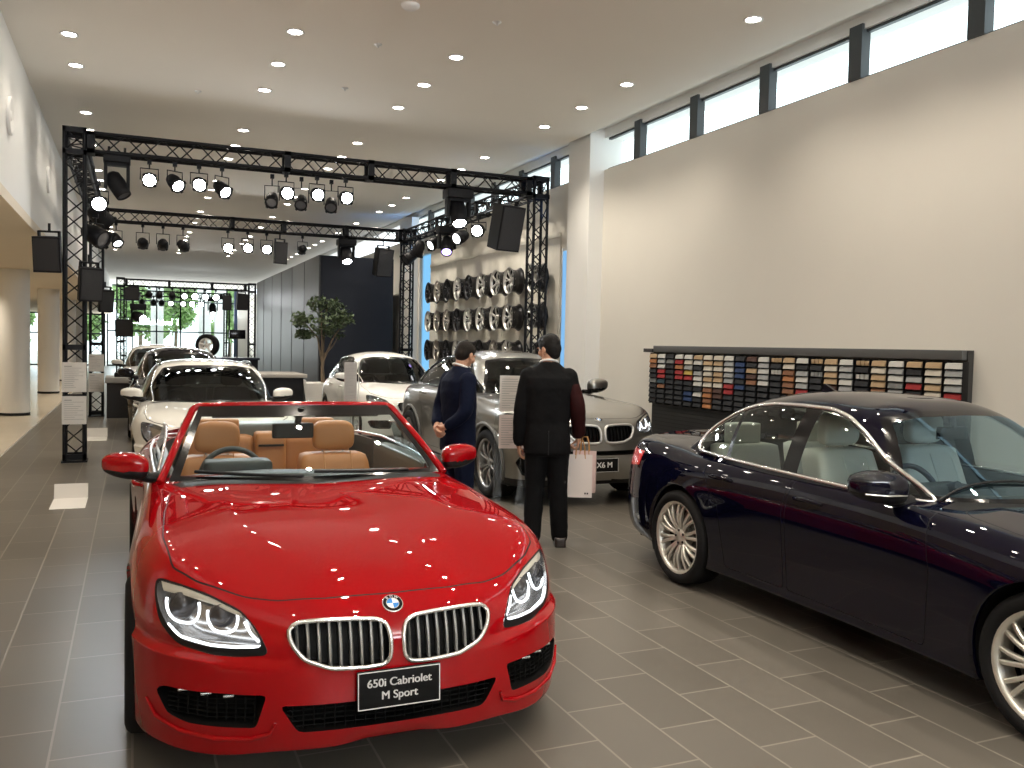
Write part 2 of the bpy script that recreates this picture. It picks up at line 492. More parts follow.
ZT = 4.46 - TW / 2
def tower(x, y, label, ztop=4.46, plate=.0):
    t = thing('truss_tower', label, 'truss tower', (x, y, 0), 'black lattice truss towers')
    MB().box((-.16, -.16, 0), (.16, .16, .02)).build('base_plate', M_TRUSS, t)
    truss_parts(t, ztop - .02, 'z', [])
    for ch in t.children:
        if ch.name.startswith(('chord', 'lattice')): ch.location.z = .02
    for z in (.04, .84, 1.52, ztop - .33, ztop - .04):
        c = MB(); e = TW / 2; w = .04
        c.box((-e, -e, z), (e, -e + w, z + .07)); c.box((-e, e - w, z), (e, e, z + .07)); c.box((-e, -e, z), (-e + w, e, z + .07)); c.box((e - w, -e, z), (e, e, z + .07))
        c.build('joint_frame', M_TRUSS, t)
    return t
def beam(p, length, axis, label, caps):
    t = thing('truss_beam', label, 'truss beam', p, 'black lattice truss beams')
    truss_parts(t, length, axis, caps)
    return t
YA, YB2, YC, YD = 13.33, 20.9, 35.0, 45.0
XA, XB = -.735, 6.13
tower(XA, YA, 'black truss tower with two white sheets, nearest on the aisle')
tower(XB, YA, 'black truss tower standing before the wall of display rims')
tower(XA, YB2, 'black truss tower with two paler sheets, second along the aisle')
tower(XB, YB2, 'slim black truss tower between dark stage block and blue light slot')
e = TW / 2
beam((XA + e, YA, ZT), XB - XA - 2 * e, 'x', 'long front truss beam carrying lit spotlights across the hall', [.05, 2.64, 3.88, 5.2, 6.5])
beam((XA + e, YB2, ZT), XB - XA - 2 * e, 'x', 'second truss beam across the hall, carrying three dark and three lit spotlights', [.05, 2.62, 3.76, 5.2, 6.5])
beam((XA, YA + e, ZT), YB2 - YA - 2 * e, 'y', 'truss beam running away above the aisle, joining both aisle towers', [.05, 2.4, 4.8, 7.2])
beam((XB, YA + e, ZT), YB2 - YA - 2 * e, 'y', 'truss beam running away above the wall of display rims', [.05, 2.4, 4.8, 7.2])
for (y, z, n) in ((YC, 3.85, 'third'), (YD, 3.95, 'farthest')):
    tower(-.45, y, '%s truss tower of the aisle, far off by the end window' % n, z)
    tower(4.15, y, '%s slim truss tower beside the glossy screen wall' % n, z)
    beam((-.45 + e, y, z - e), 4.6 - 2 * e, 'x', '%s truss beam, far off before the end window' % n, [.05, 1.5, 3.0, 4.2])

# ------------------------------------------------------------------ lamps and loudspeakers
M_PARLIT = emission('par_face', (.93, .97, 1.0), 60)
M_PARDIM = emission('par_face_dim', (.95, .97, 1.0), 6)
M_PAROFF = principled('par_lens', (.10, .10, .11), .15)
M_PURPLE = emission('purple_face', (.55, .42, 1.0), 5)

def aim(d):
    return Vector(d).to_track_quat('-Z', 'Y').to_matrix().to_4x4()

def par(loc, d, label, lit=1, s=1., hang=.32, power=0, cat='spotlight', barn=False, lamp=(.92, .96, 1.0)):
    """par can: loc is the centre of the can; the yoke hangs from a hook above"""
    t = thing('par_spotlight', label, cat, loc, 'par spotlights hung on the trusses')
    M = aim(d)
    b = MB(); Mr = M @ Matrix.Rotation(pi / 2, 4, 'Y')
    b.lathe([(-.16 * s, .001), (-.16 * s, .055 * s), (-.12 * s, .085 * s), (-.03 * s, .105 * s), (.13 * s, .112 * s), (.13 * s, .088 * s), (.105 * s, .086 * s)], 20, M=Mr)
    for k in range(4):
        a = pi / 4 + k * pi / 2
        b.box((-.02 * s, .108 * s, -.14 * s), (.02 * s, .125 * s, -.11 * s), M=M @ Matrix.Rotation(a, 4, 'Z'))
    b.build('can', M_CASE, t)
    link('lens', MB().disc((0, 0, -.108 * s), .086 * s, (0, 0, -1), 20).mesh('lens'), {1: M_PARLIT, 2: M_PARDIM, 0: M_PAROFF, 3: M_PURPLE}[lit], t).matrix_local = M
    y = MB(); w = .125 * s; up = hang * .55
    dx = Vector((d[0], d[1], 0)); dx = dx.normalized() if dx.length > .1 else Vector((0, -1, 0))
    sx = Vector((-dx.y, dx.x, 0))
    y.tube([sx * w + Vector((0, 0, -.01)), sx * w + Vector((0, 0, up)), -sx * w + Vector((0, 0, up)), -sx * w + Vector((0, 0, -.01))], .010 * s, 5)
    y.tube([(0, 0, up), (0, 0, hang - .04)], .012 * s, 5); y.box((-.03 * s, -.035 * s, hang - .06), (.03 * s, .035 * s, hang))
    y.build('yoke', M_TRUSS, t)
    if power:
        dd = Vector(d).normalized()
        p = Vector(loc) + dd * .14 * s
        add_spot('par_lamp', p, p + dd, power, lamp, 42, .5, .06)
    return t

def moving_head(loc, d, label, lit=0, s=1., up=.30, hang=None):
    t = thing('moving_head_spotlight', label, 'moving light', loc, 'moving head lights on the trusses')
    b = MB(); b.box((-.17 * s, -.12 * s, up - .02), (.17 * s, .12 * s, up + .10 * s), bevel=.012)
    b.tube([(-.1 * s, 0, up + .08 * s), (-.1 * s, 0, up + .2 * s)], .016, 6); b.tube([(.1 * s, 0, up + .08 * s), (.1 * s, 0, up + .2 * s)], .016, 6)
    b.build('base', M_CASE, t)
    y = MB()
    for q in (-1, 1):
        y.box((q * .14 * s - .022, -.06 * s, -.07 * s), (q * .14 * s + .022, .06 * s, up), bevel=.01)
    y.box((-.15 * s, -.06 * s, up - .06), (.15 * s, .06 * s, up - .015))
    y.build('yoke', M_CASE, t)
    M = aim(d) @ Matrix.Rotation(pi / 2, 4, 'Y')
    h = MB(); h.lathe([(-.17 * s, .001), (-.17 * s, .06 * s), (-.13 * s, .10 * s), (0, .118 * s), (.12 * s, .11 * s), (.2 * s, .10 * s), (.2 * s, .085 * s), (.18 * s, .082 * s)], 20, M=M)
    h.build('head', M_CASE, t)
    link('lens', MB().disc((.182 * s, 0, 0), .083 * s, (1, 0, 0), 18).mesh('lens'), (M_PAROFF, M_PARLIT, M_PARDIM, M_PURPLE)[lit], t).matrix_local = M
    return t

def speaker(loc, w, h, dep, rz, tilt, label, bracket=True):
    """loc: top centre of the cabinet"""
    t = thing('hanging_loudspeaker', label, 'loudspeaker', loc, 'black loudspeakers on the trusses', rz)
    M = Matrix.Rotation(tilt, 4, 'X')
    c = MB(); c.prism([(-w / 2, -dep / 2), (w / 2, -dep / 2), (w * .30, dep / 2), (-w * .30, dep / 2)], -h, 0, 'z')
    bm = bmesh.new(); bm.from_mesh(c.mesh('c')); bmesh.ops.bevel(bm, geom=bm.edges[:], offset=.012, segments=2, affect='EDGES')
    bm.transform(M)
    from_bm(bm, 'cabinet', M_CASE, t, smooth=False)
    g = MB(); g.box((-w / 2 + .02, -dep / 2 - .012, -h + .025), (w / 2 - .02, -dep / 2 - .001, -.025), M=M)
    g.build('grille', principled('speaker_grille', (.02, .02, .023), .6, bump=.6, bscale=300), t)
    b = MB()
    for q in (-1, 1): b.box((q * w * .36 - .012, -.03, -h * .35), (q * w * .36 + .012, .03, .07), M=M)
    b.box((-w * .37, -.03, .05), (w * .37, .03, .075), M=M)
    if bracket: b.tube([(0, 0, .06), (0, .0, .17)], .018, 8)
    b.build('bracket', M_TRUSS, t)
    return t

zb = 4.17
nm = ['first', 'second', 'third', 'fourth', 'fifth', 'sixth', 'seventh']
def down(x, y, tx, ty, tz=.8):
    return lambda p: Vector((tx, ty, tz)) - Vector(p)
# front beam
F = [(.19, 3.90, (.05, -6, -1.6), 1, 'brightly lit spotlight on the front beam, first after the moving head', 60),
     (.52, 3.89, (.55, -1.0, -.75), 1, 'lit spotlight tipped steeply down on the front beam, second after the moving head', 160),
     (.84, 3.90, (.05, -6, -1.9), 1, 'brightly lit spotlight on the front beam, third after the moving head', 60),
     (1.15, 3.86, (.60, -1.0, -.80), 1, 'lit spotlight turned aside on the front beam, fourth after the moving head', 160),
     (2.05, 3.88, (.35, -6, -1.2), 1, 'lit spotlight on the front beam, first of the middle three', 60),
     (2.50, 3.90, (.1, -6, -1.5), 1, 'dazzling spotlight on the front beam, second of the middle three', 80),
     (2.93, 3.89, (.05, -6, -1.6), 1, 'dazzling spotlight on the front beam, third of the middle three', 80)]
for x, z, d, lit, lab, pw in F:
    par((x, YA, z), d, lab, lit, .92, zb - z, pw)
# paired dark boxes (colour changers) beside the middle lamps
for x, lab in ((1.90, 'dark lamp box hanging beside the first of the middle spotlights'), (2.33, 'dark lamp box hanging between the first two middle spotlights'), (2.78, 'dark lamp box hanging between the last two middle spotlights')):
    par((x - .02, YA + .22, 3.80), (-.5, -2, -1.6), lab, 0, .85, zb - 3.80)
moving_head((-.22, YA, 3.80), (.55, -.3, -1.0), 'black moving head light drooping beside the nearest aisle tower', 0, 1.0, .30)
moving_head((4.73, YA, 3.82), (-.1, -1.4, -2.2), 'lit moving head light on the front beam near the rim wall', 1, 1.25, .22)
par((-.45, YA - .02, 3.52), (.25, -2, -.5), 'lit spotlight clamped to the inner side of the nearest aisle tower', 1, 1.0, .3, 60)
speaker((5.55, YA - .1, 3.98), .46, .72, .42, radians(14), radians(14), 'large black loudspeaker tilted down from the front beam, by the rim wall')
speaker((-1.02, YA - .30, 3.00), .34, .46, .32, radians(-12), radians(8), 'black loudspeaker on the outer side of the nearest aisle tower')
speaker((-.55, YA - .33, 2.62), .30, .44, .28, radians(20), radians(8), 'black loudspeaker on the face of the nearest aisle tower', True)
par((-.50, YA + .35, 3.12), (1, -.8, -.6), 'unlit spotlight low on the inner side of the nearest aisle tower', 0, 1.25, .3)
par((-.46, YA + 1.0, 3.46), (1, .6, -.8), 'unlit spotlight behind the nearest aisle tower', 0, 1.2, .3)
# side beam above the rims
par((6.05, 15.84, 3.90), (-6, -9, -2.2), 'white lit round spotlight on the rim wall beam, nearest of its row', 1, 1.15, .27, 80)
par((6.05, 16.84, 3.88), (-1.0, -.55, -.45), 'sideways spotlight with bright edge on the rim wall beam', 2, 1.2, .29, 60)
moving_head((6.05, 17.7, 3.80), (-.35, -1, -1.1), 'violet glowing moving head light on the rim wall beam', 3, 1.2, .26)
par((6.05, 18.5, 3.92), (-1.0, -.35, -.55), 'sideways lit spotlight behind the violet moving head', 2, 1.2, .25)
par((6.05, 19.7, 3.90), (-.2, .5, -1.0), 'unlit spotlight above the blue light slot', 0, 1.25, .27)
par((6.05, 20.4, 3.78), (-.8, -.2, -.5), 'unlit spotlight at the far corner tower of the rim wall beam', 0, 1.3, .35)
# second beam
S = [(-.36, 3.80, (.5, -1, -1.1), 2, 'small spotlight beside the second aisle tower, slanting with bright rim', 0), (.17, 3.77, (.05, 1, -.15), 0, 'dark spotlight on the second beam, first of three facing away', 0), (.58, 3.77, (.0, 1, -.2), 0, 'dark spotlight on the second beam, second of three facing away', 0),
     (.99, 3.77, (.35, 1, -.25), 0, 'dark spotlight on the second beam, third of three facing away', 0), (1.94, 3.78, (0, -6, -1.0), 1, 'lit square-hooded spotlight on the second beam, first of three', 60), (2.37, 3.80, (-.1, -6, -.9), 1, 'dazzling spotlight on the second beam, second of three', 80), (2.79, 3.80, (-.15, -6, -.95), 1, 'dazzling spotlight on the second beam, third of three', 80)]
for x, z, d, lit, lab, pw in S:
    par((x, YB2, z), d, lab, lit, 1.05, zb - z, pw)
speaker((3.08, YB2 - .05, 3.98), .30, .50, .28, radians(10), radians(6), 'black loudspeaker on the second beam beside the dazzling spotlights')
moving_head((4.63, YB2, 3.80), (0, -1.2, -1.6), 'lit moving head light on the second beam before the dark stage block', 1, 1.25, .22)
speaker((5.50, YB2 - .1, 3.98), .42, .66, .38, radians(14), radians(12), 'black loudspeaker hung at the far end of the second beam')
par((3.62, YB2 + .1, 3.86), (0, 1, -.2), 'small dark spotlight on the second beam before the stage block', 0, .9, .31)
speaker((-.56, YB2 - .34, 2.70), .30, .46, .28, radians(20), radians(8), 'black loudspeaker on the face of the second aisle tower')
# far beams
zc = 3.85 - TW
for k, (x, lit) in enumerate(((.1, 0), (.5, 0), (.85, 0), (1.30, 0), (1.72, 2), (2.09, 1), (2.46, 1), (2.83, 1))):
    par((x, YC, zc - .26), (.05, (-1 if lit else 1) * 3, -.5), 'tiny %s spotlight on the third beam, %s from the aisle' % ('lit' if lit else 'dark', nm[k] if k < 7 else 'last'), lit, 1.15, .26)
for k, (x, lit) in enumerate(((.35, 0), (.85, 0), (1.2, 0), (1.6, 2), (2.15, 2), (2.55, 1), (2.95, 1))):
    par((x, YD, 3.95 - TW - .27), (.05, (-1 if lit else 1) * 3, -.5), 'tiny %s spotlight on the farthest beam, %s from the aisle' % ('lit' if lit else 'dark', nm[k]), lit, 1.3, .27)
speaker((3.22, YC - .1, 3.38), .34, .55, .3, 0, .1, 'small far loudspeaker hanging from the third beam')
moving_head((3.5, YD, 3.2), (0, -1, -1.4), 'far moving head light on the farthest beam', 2, 1.5, .4)
speaker((3.72, YC - .4, 3.45), .42, .60, .36, radians(15), .15, 'black loudspeaker beside the far slim tower at the screen wall')
speaker((-.02, YC - .58, 3.52), .50, .46, .4, radians(-15), .1, 'black loudspeaker at the third tower of the aisle')
moving_head((.14, YC - .85, 2.45), (.6, -1, -.3), 'far moving light on the third tower of the aisle', 1, 1.6, .3)
speaker((-.3, YC - .50, 2.35), .6, .6, .4, radians(-10), .1, 'lower far loudspeaker on the third tower of the aisle')

# ------------------------------------------------------------------ sheets on the towers, floor plates
def sheet(name, loc, w, h, label, lines, pale=False):
    t = thing(name, label, 'info sheet', loc, 'white information sheets on the truss towers')
    MB().box((-w / 2, -.006, 0), (w / 2, 0, h)).build('paper', M_PAPER, t)
    r = random.Random(int(loc[2] * 100)); m = MB()
    for k in range(lines):
        z = h - .05 - k * (h - .09) / lines
        ww = w * (.30 if k == 0 else r.uniform(.35, .8)); hh = .010 if k == 0 else .004
        m.box((-w / 2 + .03, -.0075, z - hh), (-w / 2 + .03 + ww, -.006, z))
    m.build('printed_lines', M_PRINT, t)
yf = YA - TW / 2 - .005
sheet('poster_sheet', (XA, yf, .955), .30, .40, 'upper white printed sheet on the nearest aisle tower', 12)
sheet('poster_sheet', (XA, yf, .52), .30, .38, 'lower white printed sheet on the nearest aisle tower', 10)
yf = YB2 - TW / 2 - .005
sheet('poster_sheet', (XA, yf, .965), .30, .37, 'upper pale printed sheet on the second aisle tower', 9)
sheet('poster_sheet', (XA, yf, .53), .30, .40, 'lower pale printed sheet on the second aisle tower', 9)
for loc, lab in (((-.60, 9.95, 0), 'white folded floor plate on the tiles beside the red convertible'), ((-.57, 16.2, 0), 'white folded floor plate between the two aisle towers')):
    t = thing('floor_plate', lab, 'floor plate', loc)
    m = MB(); m.prism([(-.30, 0), (.30, 0), (.30, .008), (-.28, .008), (-.28, .008)], -.16, .16, 'x'); m.build('plate', M_WHITE, t)
    m = MB(); m.prism([(.28, .008), (.30, .008), (.36, .15), (.34, .15)], -.16, .16, 'x'); m.build('flange', M_WHITE, t)
    m = MB()
    for x in (-.1, .1): m.disc((x, .318, .085), .012, (0, -1, .35), 12)
    m.build('screw', M_SATIN, t)

# ------------------------------------------------------------------ stage block, screen wall, plinth, tree
M_NAVYP = principled('navy_panel', (.013, .0155, .023), .5, spec=.2)
def screen_mat():
    m = principled('screen_gloss', (.07, .073, .075), .42, spec=.25)
    return m
t = thing('stage_block', 'tall dark stage block with navy front and glossy screen side', 'stage wall', (0, 0, 0))
MB().box((4.24, 22.0, 0), (6.10, 22.12, 3.85)).build('navy_front', M_NAVYP, t, 'matt navy front panel')
s = MB(); s.box((4.20, 22.0, 0), (4.26, 34.0, 3.85)); s.build('screen_side', screen_mat(), t, 'glossy grey screen wall')
for k in range(1, 6): MB().box((4.192, 22.0 + 2 * k - .003, 0), (4.2, 22.0 + 2 * k + .003, 3.85)).build('panel_seam', M_BLACK, t)
MB().box((6.04, 22.12, 0), (6.10, 34, 3.85)).box((4.26, 33.9, 0), (6.1, 34.0, 3.85)).box((4.26, 22.12, 3.78), (6.1, 34, 3.85)).build('rear_panels', M_NAVYP, t)
# ------------------------------------------------------------------ plinth, planter, tree, counter
t = thing('display_plinth', 'low black plinth with grey top before the screen wall', 'plinth', (0, 0, 0))
MB().box((2.35, 19.7, 0), (3.45, 21.2, .90)).build('base', M_CASE, t)
MB().box((2.25, 19.6, .90), (3.52, 21.3, .98), bevel=.01).build('top', principled('grey_top', (.40, .37, .33), .4), t)
t = thing('counter', 'low black counter with grey slab top beside the second aisle tower', 'counter', (0, 0, 0))
MB().box((-.52, 20.3, 0), (.12, 21.4, .74)).build('base', principled('dark_brown_panel', (.016, .014, .013), .5), t)
MB().box((-.55, 20.25, .74), (.16, 21.45, .86), bevel=.01).build('top', principled('pale_slab', (.42, .42, .40), .4), t)
for k, x in enumerate((-.25, .06)):
    o = MB().box((x - .13, 20.5, .86), (x + .13, 21.0, .95), bevel=.02).build('black_tray', M_CASE)
    setp(o, ('black tray lying on the low counter, beside the aisle tower', 'black tray lying on the low counter, beside the parked cars')[k], 'tray', 'trays on the counter')

M_LEAF = principled('leaf_green', (.07, .10, .045), .5, noise=.35, nscale=2)
M_LEAF2 = principled('tree_leaf_green', (.30, .46, .17), .6, noise=.4, nscale=.6)
M_BARK = principled('bark', (.16, .12, .08), .8, noise=.3, nscale=20)
def leaves(rng, blobs, n, size):
    m = MB()
    for _ in range(n):
        c, r = rng.choice(blobs)
        d = Vector((rng.gauss(0, 1), rng.gauss(0, 1), rng.gauss(0, 1))).normalized() * (rng.random() ** .5)
        p = Vector(c) + Vector((d.x * r[0], d.y * r[1], d.z * r[2]))
        q = Matrix.Rotation(rng.uniform(0, 2 * pi), 3, 'Z') @ Matrix.Rotation(rng.uniform(.2, 1.5), 3, 'X') @ Matrix.Rotation(rng.uniform(0, 6), 3, 'Z')
        s = size * rng.uniform(.6, 1.2)
        vs = [p + q @ Vector(v) for v in ((0, -s, 0), (s * .38, -.2 * s, .1 * s), (.3 * s, .5 * s, .05 * s), (0, s, 0), (-.3 * s, .5 * s, .05 * s), (-s * .38, -.2 * s, .1 * s))]
        m.add(vs, [(0, 1, 2, 3), (0, 3, 4, 5)])
    return m
t = thing('potted_tree', 'leafy indoor tree in a white planter before the navy stage block', 'potted tree', (4.10, 20.9, 0))
p = MB(); p.prism([(-.42, 0), (.42, 0), (.52, .82), (.46, .82), (.45, .74), (-.45, .74), (-.46, .82), (-.52, .82)], -.45, .45, 'y'); p.build('planter', M_WHITE, t)
b = MB()
b.tube([(.02, 0, .7), (0, .02, 1.1), (.03, 0, 1.45)], [.05, .04, .035], 8)
for k, (e1, e2) in enumerate((((-.1, .1, 1.8), (-.45, .1, 2.2)), ((.2, -.1, 1.75), (.5, -.2, 2.25)), ((.05, .1, 1.9), (.1, .0, 2.6)), ((-.05, -.15, 1.8), (-.1, -.3, 2.4)), ((.25, .1, 1.6), (.42, .1, 1.9)))):
    b.tube([(0, 0, 1.15 + .05 * k), e1, e2], [.028, .02, .008], 6)
b.build('trunk', M_BARK, t)
leaves(random.Random(3), [((-.50, 0, 2.22), (.26, .3, .20)), ((-.1, 0, 2.58), (.28, .3, .22)), ((.30, .1, 2.55), (.26, .3, .2)), ((.45, -.1, 2.25), (.30, .3, .25)), ((.0, -.2, 2.15), (.36, .3, .28)), ((.1, .1, 1.92), (.50, .3, .16)), ((-.42, .1, 1.88), (.2, .2, .12))], 1150, .078).build('foliage', M_LEAF, t)

# ------------------------------------------------------------------ trees and piers outside the end window
rng = random.Random(11)
for k, (x, y, h, r) in enumerate(((-3.4, 68, 5.6, 1.9), (.4, 67, 6.2, 1.9), (3.0, 74, 7.0, 2.1), (6.4, 67, 6.4, 2.0), (11.5, 74, 6.6, 2.3), (-10.5, 74, 6.0, 2.4), (-7.4, 67, 4.5, 1.4))):
    t = thing('street_tree', '%s bright green tree outside, seen through the end windows' % ordi[k], 'tree', (x, y, -.05), 'trees outside the end window')
    MB().tube([(0, 0, 0), (.05, 0, h * .35), (0, 0, h * .6)], [.16, .12, .08], 8).build('trunk', M_BARK, t)
    leaves(rng, [((rng.uniform(-.5, .5) * r, rng.uniform(-.5, .5) * r, h * rng.uniform(.34, .88)), (r * .55, r * .55, r * .5)) for _ in range(9)], 4200, .25).build('foliage', M_LEAF2, t)
for k, x in enumerate((1.0, 3.9, 4.9)):
    o = MB().box((x, 61.0, -.05), (x + .75, 61.8, 6)).box((x - .1, 60.9, -.05), (x + .85, 61.9, .3)).build('white_pier', principled('white_render', (.88, .87, .84), .7), kind='structure')

# ------------------------------------------------------------------ blue light slots beside the piers
M_BLUE = emission('blue_light', (.25, .62, 1.0), .9)
M_BLUE2 = emission('blue_violet_light', (.28, .60, 1.0), .8)
t = thing('light_slot', 'tall pale blue light slot at the far end of the rim wall', 'light strip', (6.66, 20.9, 0))
MB().box((.0, -.34, .0), (.03, .34, 3.9)).build('light_face', M_BLUE, t)
MB().box((-.03, -.355, .0), (.05, -.34, 3.9)).box((-.03, .34, .0), (.05, .355, 3.9)).build('channel', M_SATIN, t)
t = thing('light_slot', 'tall blue light slot beside the white pillar, behind the two men', 'light strip', (6.59, 13.15, 0))
MB().box((-.02, -.08, .0), (.0, .08, 3.3)).build('light_face', M_BLUE2, t)
MB().box((-.03, .08, .0), (.0, .10, 3.35)).box((-.03, -.10, .0), (.0, -.08, 3.35)).build('channel', M_SATIN, t)

add_spot('slot_glow', (6.40, 13.15, 3.7), (5.9, 13.9, 4.9), 26, (.12, .40, 1.0), 75, .9, .05)
add_spot('slot_glow', (6.50, 20.9, 3.7), (5.8, 21.6, 4.9), 40, (.12, .40, 1.0), 80, .9, .05)
# ------------------------------------------------------------------ display rims
def rim_mesh(R, style, width=.22, hub=.07, show=False):
    """alloy rim about the X axis; the face looks to -X; slots: 0 spokes and lip, 1 barrel"""
    m = MB()
    lip = [(-width * .5, R), (-width * .5, R - .012), (-width * .42, R - .022), (-width * .30, R - .030)]
    m.lathe([(width * .5, R - .002), (width * .5, R + .002), (width * .36, R - .03), (0, R - .045), (-width * .3, R - .03), (-width * .5, R)], 40, 1)
    m.lathe(lip, 40, 0)
    m.lathe([lip[-1], (-width * .1, R - .042), (width * .4, R - .040)] + ([(width * .41, .001)] if show else []), 40, 1 if show else 0)
    tk = .62 if show else 1.
    xh = -width * .34; xr = -width * .40
    m.lathe([(xh + .09, hub * .9), (xh + .02, hub), (xh, hub * .86), (xh - .004, .034), (xh - .006, .032), (xh - .006, .001)], 24, 0)
    n, kind = style
    def bar(a0, a1, w0, w1, r0=hub * .8, r1=R - .02):
        k = 6; L = []
        for i in range(k + 1):
            t = i / k; r = r0 + (r1 - r0) * t; a = a0 + (a1 - a0) * t; w = (w0 + (w1 - w0) * t) * tk
            x = xh + (xr - xh) * t - .022 * sin(pi * t)
            c = Vector((x, r * cos(a), r * sin(a))); s = Vector((0, -sin(a), cos(a)))
            d = .030 - .008 * t
            L.append([c - s * w + Vector((.006, 0, 0)), c - s * w * .55, c + s * w * .55, c + s * w + Vector((.006, 0, 0)), c + s * w + Vector((d, 0, 0)), c - s * w + Vector((d, 0, 0))])
        vs = [p for r_ in L for p in r_]
        fs = [(i * 6 + j, i * 6 + (j + 1) % 6, i * 6 + 6 + (j + 1) % 6, i * 6 + 6 + j) for i in range(k) for j in range(6)]
        m.add(vs, fs, 0, False)
    for i in range(n):
        a = 2 * pi * i / n + pi / 2
        if kind == 'single': bar(a, a, .028, .016)
        elif kind == 'double':
            g = pi / n
            bar(a - g * .28, a - g * .42, .012, .011); bar(a + g * .28, a + g * .42, .012, .011)
        elif kind == 'vee':
            g = pi / n
            bar(a - g * .10, a - g * .55, .014, .012); bar(a + g * .10, a + g * .55, .014, .012)
        elif kind == 'swirl':
            g = pi / n
            bar(a, a + g * .7, .016, .012); bar(a, a - g * .2, .012, .010)
        elif kind == 'star':
            bar(a, a, .034, .026)
    for i in range(5):
        a = 2 * pi * i / 5
        m.lathe([(xh - .002, .009), (xh - .008, .009), (xh - .008, .0005)], 8, 1, M=Matrix.Translation((0, .048 * cos(a), .048 * sin(a))))
    return m
M_DARKALLOY = principled('dark_alloy', (.035, .035, .038), .35, .6)
M_BRONZE = principled('warm_alloy', (.45, .42, .38), .3, .9)
styles = [((7, 'double'), M_SILVER, 'silver multi-spoke'), ((5, 'vee'), M_SILVER, 'bright V-spoke'), ((7, 'vee'), M_DARKALLOY, 'dark V-spoke'), ((5, 'star'), M_SILVER, 'five-spoke star'), ((8, 'vee'), M_BRONZE, 'warm grey fine-spoke'), ((5, 'swirl'), M_SILVER, 'swirl-spoke'), ((7, 'double'), M_DARKALLOY, 'dark double-spoke')]
rim_me = []
for st, mt, nm_ in styles:
    me = rim_mesh(.245, st, show=True).mesh('rim'); me.materials.append(mt); me.materials.append(M_DARKALLOY)
    rim_me.append(me)
stub = MB().lathe([(0, .05), (.10, .05)], 12).mesh('wall_stub'); stub.materials.append(M_BLACK)
rowpat = [[2, 4, 6, 0, 2, 1, 3, 1, 5], [0, 4, 4, 6, 0, 1, 3, 1, 5], [6, 4, 2, 0, 6, 2, 4, 1, 0]]
cols = [19.55, 18.90, 18.23, 17.57, 16.90, 16.20, 15.45, 14.80, 13.80]
for r, z in enumerate((2.89, 2.23, 1.57)):
    for c, y in enumerate(cols):
        k = rowpat[r][c]
        t = thing('alloy_wheel_exhibit', '%s rim on the wall, %s from the far end of the %s row' % (styles[k][2], ordi[c], ('top', 'middle', 'bottom')[r]), 'wheel rim', (6.36, y, z), 'alloy rims displayed on the wall')
        o = link('rim', rim_me[k], None, t); o.rotation_euler = (c * .7 + r, 0, 0)
        o = link('wall_stub', stub, None, t); o.location = (.11, 0, 0)
# stone backing of the rim wall
M_STONE = principled('pale_stone', (.76, .73, .65), .7, noise=.12, nscale=6, bump=.3, bscale=12)
MB().box((6.575, 13.36, 0), (6.6, 20.4, 3.55)).box((6.56, 13.36, 3.55), (6.6, 20.4, 3.62)).build('wall_stone_facing', M_STONE, kind='structure')

# ------------------------------------------------------------------ leather and paint sample board
M_BOARD = principled('board_dark', (.040, .039, .038), .4, noise=.2, nscale=6)
t = thing('sample_board', 'wide black wall board holding strips of colour samples', 'display board', (6.6, 7.9, 0))
YB0, YB1 = 5.40, 10.32
b = MB(); b.box((-.06, YB0 - 7.9, .35), (0, YB1 - 7.9, 1.74)); b.build('panel', M_BOARD, t)
for k in range(26): MB().box((-.064, YB0 - 7.9 + .02, .38 + .05 * k), (-.06, YB1 - 7.9 - .02, .383 + .05 * k)).build('groove_line', M_BLACK, t)
b = MB(); b.box((-.13, YB0 - 7.9 - .03, 1.665), (-.0, YB1 - 7.9 - .1, 1.75), bevel=.006); b.build('top_rail', principled('rail_grey', (.09, .09, .088), .35), t)
b = MB(); b.box((-.07, YB0 - 7.9 - .04, .35), (0, YB0 - 7.9, 1.75)); b.build('end_panel', M_BOARD, t)
b = MB(); b.box((-.14, YB1 - 7.9 - .10, 1.66), (-.0, YB1 - 7.9 + .13, 1.71)); b.build('rail_end', M_BOARD, t)
PAL = {'c': (.78, .72, .60), 't': (.60, .42, .24), 'b': (.30, .13, .06), 'r': (.42, .03, .03), 'o': (.50, .20, .07), 'k': (.02, .02, .022), 'g': (.22, .23, .22), 'w': (.76, .75, .70), 'n': (.02, .05, .15), 's': (.45, .46, .45), 'd': (.10, .045, .03), 'y': (.62, .44, .10), 'e': (.04, .08, .10)}
SW = {k: principled('swatch_' + k, tuple(q * .72 for q in v), .55, spec=.3) for k, v in PAL.items()}
NAMEC = {'c': 'cream', 't': 'tan', 'b': 'brown', 'r': 'red', 'o': 'orange', 'k': 'black', 'g': 'grey', 'w': 'white', 'n': 'blue', 's': 'silver', 'd': 'dark brown', 'y': 'yellow', 'e': 'teal'}
strips = ['tobkkgk', 'wswrrebk', 'kgkkkk', 'wrorrk', 'wcsyrkknn', 'twkswwkwk', 'ctcctcbobo', 'ctcttcdd', 'wswssrrk', 'knnnknk', 'dktdbk', 'wswswk', 'tkwkk', 'tcbobbk', 'wkswsrk', 'tkskk', 'tcttdkk', 'wsswsgk', 'tkwkk', 'tcttbbb', 'wswgsrk', 'tksrkk', 'tcctccc', 'wswsrrr']
n = len(strips)
